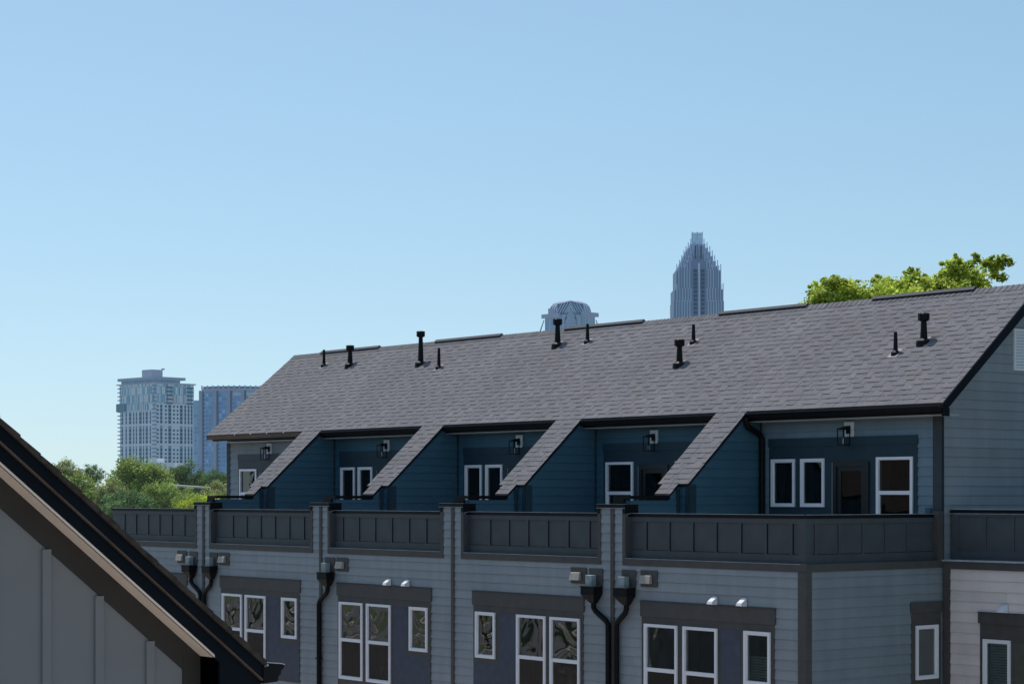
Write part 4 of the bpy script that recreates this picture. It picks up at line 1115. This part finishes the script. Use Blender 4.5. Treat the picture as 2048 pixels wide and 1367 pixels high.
def tower_b():
    d = 1750.; X, Y, _ = at_px(455, 0, d); o = empty('glass_tower', (X, Y, GZ))
    tag(o, 'blue glass tower with dark vertical piers, half hidden behind the roof', 'tower')
    zz = lambda py: (990 - py) / F_ * d - GZ
    px = lambda p: (p - 455) / F_ * d
    xs = [(401, 9), (432, 1.5), (460, -1), (488, 0), (515, 4), (530, 14)]
    front = [(px(p), y) for p, y in xs]
    corners = front + [(px(530), 45), (px(404), 45)]
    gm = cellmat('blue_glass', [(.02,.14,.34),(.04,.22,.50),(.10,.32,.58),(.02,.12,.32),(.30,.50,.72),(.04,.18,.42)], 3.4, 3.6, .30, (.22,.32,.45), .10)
    uvbox(o, 'curtain_wall', gm, corners, 0, zz(783))
    st = tm('pier_stone', (.055, .055, .085), .26); st2 = tm('pier_light', (.38, .35, .42), .28)
    for (x, y) in front[:5]:
        m = MB(); m.box(x - 2.4, x + .4, y - 2.6, y + 2, 0, zz(780)); m.build('pier', st2, o)
        m = MB(); m.box(x + .4, x + 2.2, y - 1.8, y + 2, 0, zz(781)); m.build('pier', st, o)
    sh = tm('crown_band', (.42, .34, .36), .32)
    uvbox(o, 'crown_band', sh, [(x * 1.0, y - 1.0) for x, y in front] + [(px(530), 45), (px(404), 45)], zz(783), zz(776))
    uvbox(o, 'crown_glass', tm('crown_glass', (.04, .09, .15), .3), [(x * .97, y + 1.5) for x, y in front] + [(px(527), 43), (px(408), 43)], zz(776), zz(771.5))
    for k in range(14):
        t = k / 13 * 5; i = min(int(t), 4); f = t - i
        x = front[i][0] * (1 - f) + front[i + 1][0] * f; y = front[i][1] * (1 - f) + front[i + 1][1] * f
        m = MB(); m.box(x - .55, x + .55, y - 1.3, y, zz(778), zz(770)); m.build('crown_post', tm_post, o)
    uvbox(o, 'side_wing', cellmat('wing_glass', [(.05,.20,.36),(.09,.28,.42),(.04,.14,.28),(.16,.34,.46)], 3.2, 3.6, .32, (.25,.42,.55), .12), [(px(377), 14), (px(403), 8), (px(403), 40), (px(377), 40)], 0, zz(799))
    m = MB(); m.box(px(396), px(401), 10, 20, zz(799), zz(794)); m.build('roof_plant', st, o)
    m = MB(); m.box(px(466), px(514), -1.8, 0, zz(791), zz(784)); m.build('sky_lobby', tm('pale_lobby', (.55, .60, .62), .3), o)
    # thin projecting window edges between the piers
    for k in range(5):
        m = MB()
        (x0, y0), (x1, y1) = front[k], front[k + 1]
        for f in (.2, .84):
            x = x0 * (1 - f) + x1 * f; y = y0 * (1 - f) + y1 * f
            z = 3
            while z < zz(786): m.box(x - .8, x + .8, y - 1.0, y + .3, z, z + .9); z += 3.6
        m.build('window_ledges', tm_led, o)
tm_led = tm('ledge_pale', (.45, .55, .66), .32)
tm_post = tm('post_pale', (.48, .46, .52), .32)
tower_b()

def square(cx, cy, h, rot=0):
    c, s = math.cos(rot), math.sin(rot)
    return [(cx + c * a - s * b, cy + s * a + c * b) for a, b in ((-h, -h), (h, -h), (h, h), (-h, h))]

def dome_tower():
    d = 1900.; X, Y, _ = at_px(1140, 0, d); o = empty('domed_tower', (X, Y, GZ))
    tag(o, 'pale office tower with a ribbed rounded crown and white chevrons down its corner', 'tower')
    zz = lambda py: (990 - py) / F_ * d - GZ
    u = F_ / d
    R45 = math.pi / 4
    h = 50 / u / math.sqrt(2)                     # half side, corner towards us
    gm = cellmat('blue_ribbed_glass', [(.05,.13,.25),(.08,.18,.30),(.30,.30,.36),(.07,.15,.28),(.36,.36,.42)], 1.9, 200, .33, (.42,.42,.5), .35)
    uvbox(o, 'shaft', gm, square(0, 0, h, R45), 0, zz(632))
    pale = tm('pale_stone', (.45, .42, .48), .34)
    uvbox(o, 'lower_shoulder', gm, square(0, 0, h * 1.10, R45), 0, zz(664))
    w = h * math.sqrt(2)
    for sx in (-1, 1):                            # cornices leave the middle free for the chevrons
        a = Vector((sx * w * 1.08, .0)); b = Vector((sx * w * .42, -w * .66)); n = Vector((-(b - a).y, (b - a).x)).normalized() * (2.2 if sx > 0 else -2.2)
        m = MB(); z0, z1 = zz(634 if sx > 0 else 637), zz(626 if sx > 0 else 629)
        m.hexa([(*a, z0), (*b, z0), (*(b + n), z0), (*(a + n), z0), (*a, z1), (*b, z1), (*(b + n), z1), (*(a + n), z1)]); m.build('cornice', pale, o)
    m = MB(); m.box(-44 / u, -34 / u, -w * .5, -w * .2, zz(634), zz(619)); m.build('roof_box', pale, o)
    # rounded crown: square plan whose side shrinks along a curve
    prof = [(1.0, 630), (1.0, 621.5), (.93, 613), (.79, 607), (.54, 603.2), (.32, 602)]
    H0 = 42 / u / math.sqrt(2)
    dm = MB(); dk = MB()
    for (a, pa), (b, pb) in zip(prof, prof[1:]):
        A = square(0, 0, H0 * a, R45); B = square(0, 0, H0 * b, R45)
        for k in range(4):
            k2 = (k + 1) % 4
            dm.quad([(*A[k], zz(pa)), (*A[k2], zz(pa)), (*B[k2], zz(pb)), (*B[k], zz(pb))])
            for t in range(9):                    # ribs
                f0, f1 = (t + .15) / 9, (t + .55) / 9
                L_ = lambda P, Q, f, g=1.02: ((P[0] + (Q[0] - P[0]) * f) * g, (P[1] + (Q[1] - P[1]) * f) * g)
                dk.quad([(*L_(A[k], A[k2], f0), zz(pa)), (*L_(A[k], A[k2], f1), zz(pa)), (*L_(B[k], B[k2], f1), zz(pb)), (*L_(B[k], B[k2], f0), zz(pb))])
    dm.build('dome', tm('dome_dark', (.24, .26, .36), .32), o)
    dk.build('dome_ribs', tm('dome_light', (.62, .60, .70), .34), o)
    T_ = square(0, 0, H0 * .30, R45)
    m = MB(); z0 = zz(602)
    for k in range(4): m.quad([(*square(0,0,H0*.52,R45)[k], zz(604)), (*square(0,0,H0*.52,R45)[(k+1)%4], zz(604)), (0, 0, zz(600))])
    m.build('cap', tm('cap_grey', (.16, .20, .27), .34), o)
    # chevrons folded around the front corner
    def fin(x0, py, ln, ybase):
        ln = ln / u; t = 1.0; dz = ln * 1.75; z = zz(py)
        for sx in (-1, 1):
            xa = x0 / u; y0 = ybase + xa * .95; y1 = y0 + ln * .95
            m = MB()
            m.hexa([(sx * xa, y0, z - t * 1.5), (sx * (xa + ln), y1, z - dz - t * 1.5), (sx * (xa + ln), y1 + 1.4, z - dz - t * 1.5), (sx * xa, y0 + 1.4, z - t * 1.5),
                    (sx * xa, y0, z), (sx * (xa + ln), y1, z - dz), (sx * (xa + ln), y1 + 1.4, z - dz), (sx * xa, y0 + 1.4, z)])
            m.build('chevron_fin', M['chev'], o)
    yd = -w * .80 - 4.2; yl = -w - 2.6
    for x0 in (5.5, 11, 16.5): fin(x0, 607.5, 10.5, yd)
    for k in range(4): fin(0, 607 + k * 5.6, min(11.5, (628 - 607 - k * 5.6) / 1.75), yd)
    for k in range(9): fin(0, 617 + k * 5.6, min(11.5, 5 + k * 2.6), yl)
    dkm = tm('chevron_dark', (.04, .08, .18), .26)
    for sx in (-1, 1):
        m = MB(); y0 = yd + 1.5
        m.quad([(0, y0, zz(606)), (sx * 26 / u, y0 + 26 / u * .95, zz(610)), (sx * 26 / u, y0 + 26 / u * .95, zz(631)), (0, y0, zz(631))])
        m.build('chevron_recess', dkm, o)
        m = MB(); y0 = yl + 1.5
        m.quad([(0, y0, zz(617)), (sx * 12 / u, y0 + 12 / u * .95, zz(640)), (sx * 12 / u, y0 + 12 / u * .95, 0), (0, y0, 0)])
        m.build('chevron_recess', dkm, o)
    for sx in (-1, 1):      # flying struts at the shoulders
        m = MB(); m.hexa([(sx*w*1.2,-1,zz(668)),(sx*w*1.26,-1,zz(668)),(sx*w*1.26,1,zz(668)),(sx*w*1.2,1,zz(668)),(sx*w*1.02,-1,zz(640)),(sx*w*1.06,-1,zz(640)),(sx*w*1.06,1,zz(640)),(sx*w*1.02,1,zz(640))]); m.build('strut', pale, o)
M['chev'] = tm('chevron_white', (.62, .66, .76), .34)
dome_tower()

def crown_tower():
    d = 1900.; X, Y, _ = at_px(1393.5, 0, d); o = empty('crowned_skyscraper', (X, Y, GZ))
    tag(o, 'tallest blue grey skyscraper with a stepped crown of upright fins', 'skyscraper')
    zz = lambda py: (990 - py) / F_ * d - GZ
    u = F_ / d
    tiers = [(49.5, 606), (48.5, 582), (44.3, 544), (38.5, 535), (33.5, 525), (29.0, 515), (24.5, 506), (19.5, 498), (14.0, 490)]
    body = tm('granite_blue', (.11, .14, .22), .32); rib = tm('granite_light', (.46, .49, .60), .34); dk = tm('tower_glass_dark', (.008, .02, .07), .2)
    spire = tm('silver_fin', (.40, .47, .60), .45)
    zprev = 0
    for k, (hw, py) in enumerate(tiers):
        h = hw / u; z1 = zz(py); z0 = 0 if k == 0 else zprev - .5
        # cruciform plan: side faces step back from the middle bay
        cut = h * .10
        plan = [(-h, -h + cut * 2.4), (-h + cut, -h + cut * 2.4), (-h + cut, -h + cut), (-h + cut * 2.4, -h + cut), (-h + cut * 2.4, -h), (h - cut * 2.4, -h), (h - cut * 2.4, -h + cut), (h - cut, -h + cut), (h - cut, -h + cut * 2.4), (h, -h + cut * 2.4), (h, h), (-h, h)]
        t = uvbox(o, 'tier', body, plan, z0, z1)
        mL, mR = MB(), MB(); n = int(hw / 2.6)
        zlow = 0 if k == 0 else z0
        for i in range(n + 1):
            x = -h + 2 * h * i / n
            if abs(x) < 6.2 and k < 6: continue
            yf = -h if abs(x) < h - cut * 2.4 else (-h + cut if abs(x) < h - cut else -h + cut * 2.4)
            (mL if x < 0 else mR).box(x - .42, x + .42, yf - .9, yf + .3, zlow, z1 + .3)
        mL.build('ribs', rib, t); mR.build('ribs', rib, t)
        if k >= 1:
            for i in range(4 if k > 2 else 2):
                for sx in (-1, 1):
                    x = sx * (h - .4 - i * 1.9)
                    if abs(x) < 2: continue
                    hh = 5.2 - i * 1.2
                    q = MB(); q.box(x - .38, x + .38, -h - .2, -h + .8, z1 - 2, z1 + hh); q.build('spire', spire, t)
        zprev = z1
    # glazed open lantern on top
    gl, nt, out = newmat('lantern_glass'); L = nt.links.new
    tr = N(nt, 'ShaderNodeBsdfTransparent'); df = N(nt, 'ShaderNodeBsdfDiffuse'); df.inputs[0].default_value = (.35, .62, .80, 1)
    ms = N(nt, 'ShaderNodeMixShader'); ms.inputs[0].default_value = .45; L(tr.outputs[0], ms.inputs[1]); L(df.outputs[0], ms.inputs[2]); L(ms.outputs[0], out.inputs[0])
    h = 10 / u
    c_ = uvbox(o, 'lantern', gl, square(0, 0, h), zz(491), zz(466.5))
    q = MB()
    for i in range(7):
        x = -h + 2 * h * i / 6; w = .45 if i in (0, 3, 6) else .22; top = 465 if i in (0, 3, 6) else 468
        q.box(x - w, x + w, -h - .5, -h + .3, zz(492), zz(top))
    for py in (472, 478): q.box(-h, h, -h - .3, -h + .1, zz(py), zz(py) + .35)
    q.build('mullions', spire, c_)
    # dark glass bay up the middle with a light spine
    for sx in (-1, 1):
        q = MB(); x0, x1 = (sx * 1.6, sx * 5.2); a, b = min(x0, x1), max(x0, x1)
        z = 2
        y = -tiers[0][0] / u - .6
        while z < zz(547): q.box(a, b, y, y + 2.6 + (0 if z < zz(582) else 3.0), z, z + 2.9); z += 3.9
        q.build('glass_bay', dk, o)
    q = MB(); y = -tiers[0][0] / u; q.box(-.55, .75, y - 1.6, y + 4, 0, zz(532)); q.build('spine', tm('spine_pale', (.55, .60, .70), .4), o)
    q = MB(); q.box(-3.2, -2, -16, -12, zz(521), zz(495)); q.build('glass_bay', dk, o)
    q = MB(); q.box(2.2, 3.4, -16, -12, zz(521), zz(495)); q.build('glass_bay', dk, o)
crown_tower()

# ------------------------------------------------------------------ light
SUN_EL, S_lx, S_ly = 66.0, -1.0, .16
sd = (W(S_lx, S_ly) - W(0, 0)); sd.z = 0; sd.normalize()
az = math.atan2(sd.x, sd.y)        # clockwise from +Y
dirv = Vector((sd.x * math.cos(R(SUN_EL)), sd.y * math.cos(R(SUN_EL)), math.sin(R(SUN_EL))))
sun = bpy.data.lights.new('sun', 'SUN'); sun.energy = 3.4; sun.angle = R(.53); sun.color = (1.0, .955, .90)
so = bpy.data.objects.new('sun', sun); col.objects.link(so); so.rotation_euler = dirv.to_track_quat('Z', 'Y').to_euler()
w = bpy.data.worlds.new('World'); bpy.context.scene.world = w; w.use_nodes = True
nt = w.node_tree; nt.nodes.clear()
sky = nt.nodes.new('ShaderNodeTexSky'); sky.sky_type = 'NISHITA'; sky.sun_disc = False
sky.sun_elevation = R(SUN_EL); sky.sun_rotation = az; sky.air_density = 1.0; sky.dust_density = 1.2; sky.ozone_density = 2.2; sky.altitude = 200
bg = nt.nodes.new('ShaderNodeBackground'); bg.inputs[1].default_value = .125
wo = nt.nodes.new('ShaderNodeOutputWorld')
tc = nt.nodes.new('ShaderNodeTexCoord'); sep = nt.nodes.new('ShaderNodeSeparateXYZ'); cmb = nt.nodes.new('ShaderNodeCombineXYZ')
mz = nt.nodes.new('ShaderNodeMath'); mz.operation = 'MULTIPLY_ADD'; mz.inputs[1].default_value = .92; mz.inputs[2].default_value = .064
nt.links.new(tc.outputs['Generated'], sep.inputs[0])
nt.links.new(sep.outputs[0], cmb.inputs[0]); nt.links.new(sep.outputs[1], cmb.inputs[1]); nt.links.new(sep.outputs[2], mz.inputs[0]); nt.links.new(mz.outputs[0], cmb.inputs[2])
nt.links.new(cmb.outputs[0], sky.inputs[0])
hs = nt.nodes.new('ShaderNodeHueSaturation'); hs.inputs['Hue'].default_value = .481; hs.inputs['Saturation'].default_value = 1.02; hs.inputs['Value'].default_value = 1.07
nt.links.new(sky.outputs[0], hs.inputs['Color']); nt.links.new(hs.outputs[0], bg.inputs[0]); nt.links.new(bg.outputs[0], wo.inputs[0])

# ------------------------------------------------------------------ camera
cam = bpy.data.cameras.new('camera'); co = bpy.data.objects.new('camera', cam); col.objects.link(co)
co.location = (0, 0, 0); co.rotation_euler = (R(90), 0, 0)
cam.sensor_width = 36; cam.lens = F_ / 2048 * 36; cam.shift_y = (990 - 683.5) / 2048
cam.clip_start = .1; cam.clip_end = 20000
sc = bpy.context.scene; sc.camera = co
sc.view_settings.view_transform = 'Standard'; sc.view_settings.look = 'None'; sc.view_settings.exposure = 0; sc.view_settings.gamma = 1
sc.cycles.max_bounces = 8; sc.cycles.transparent_max_bounces = 12
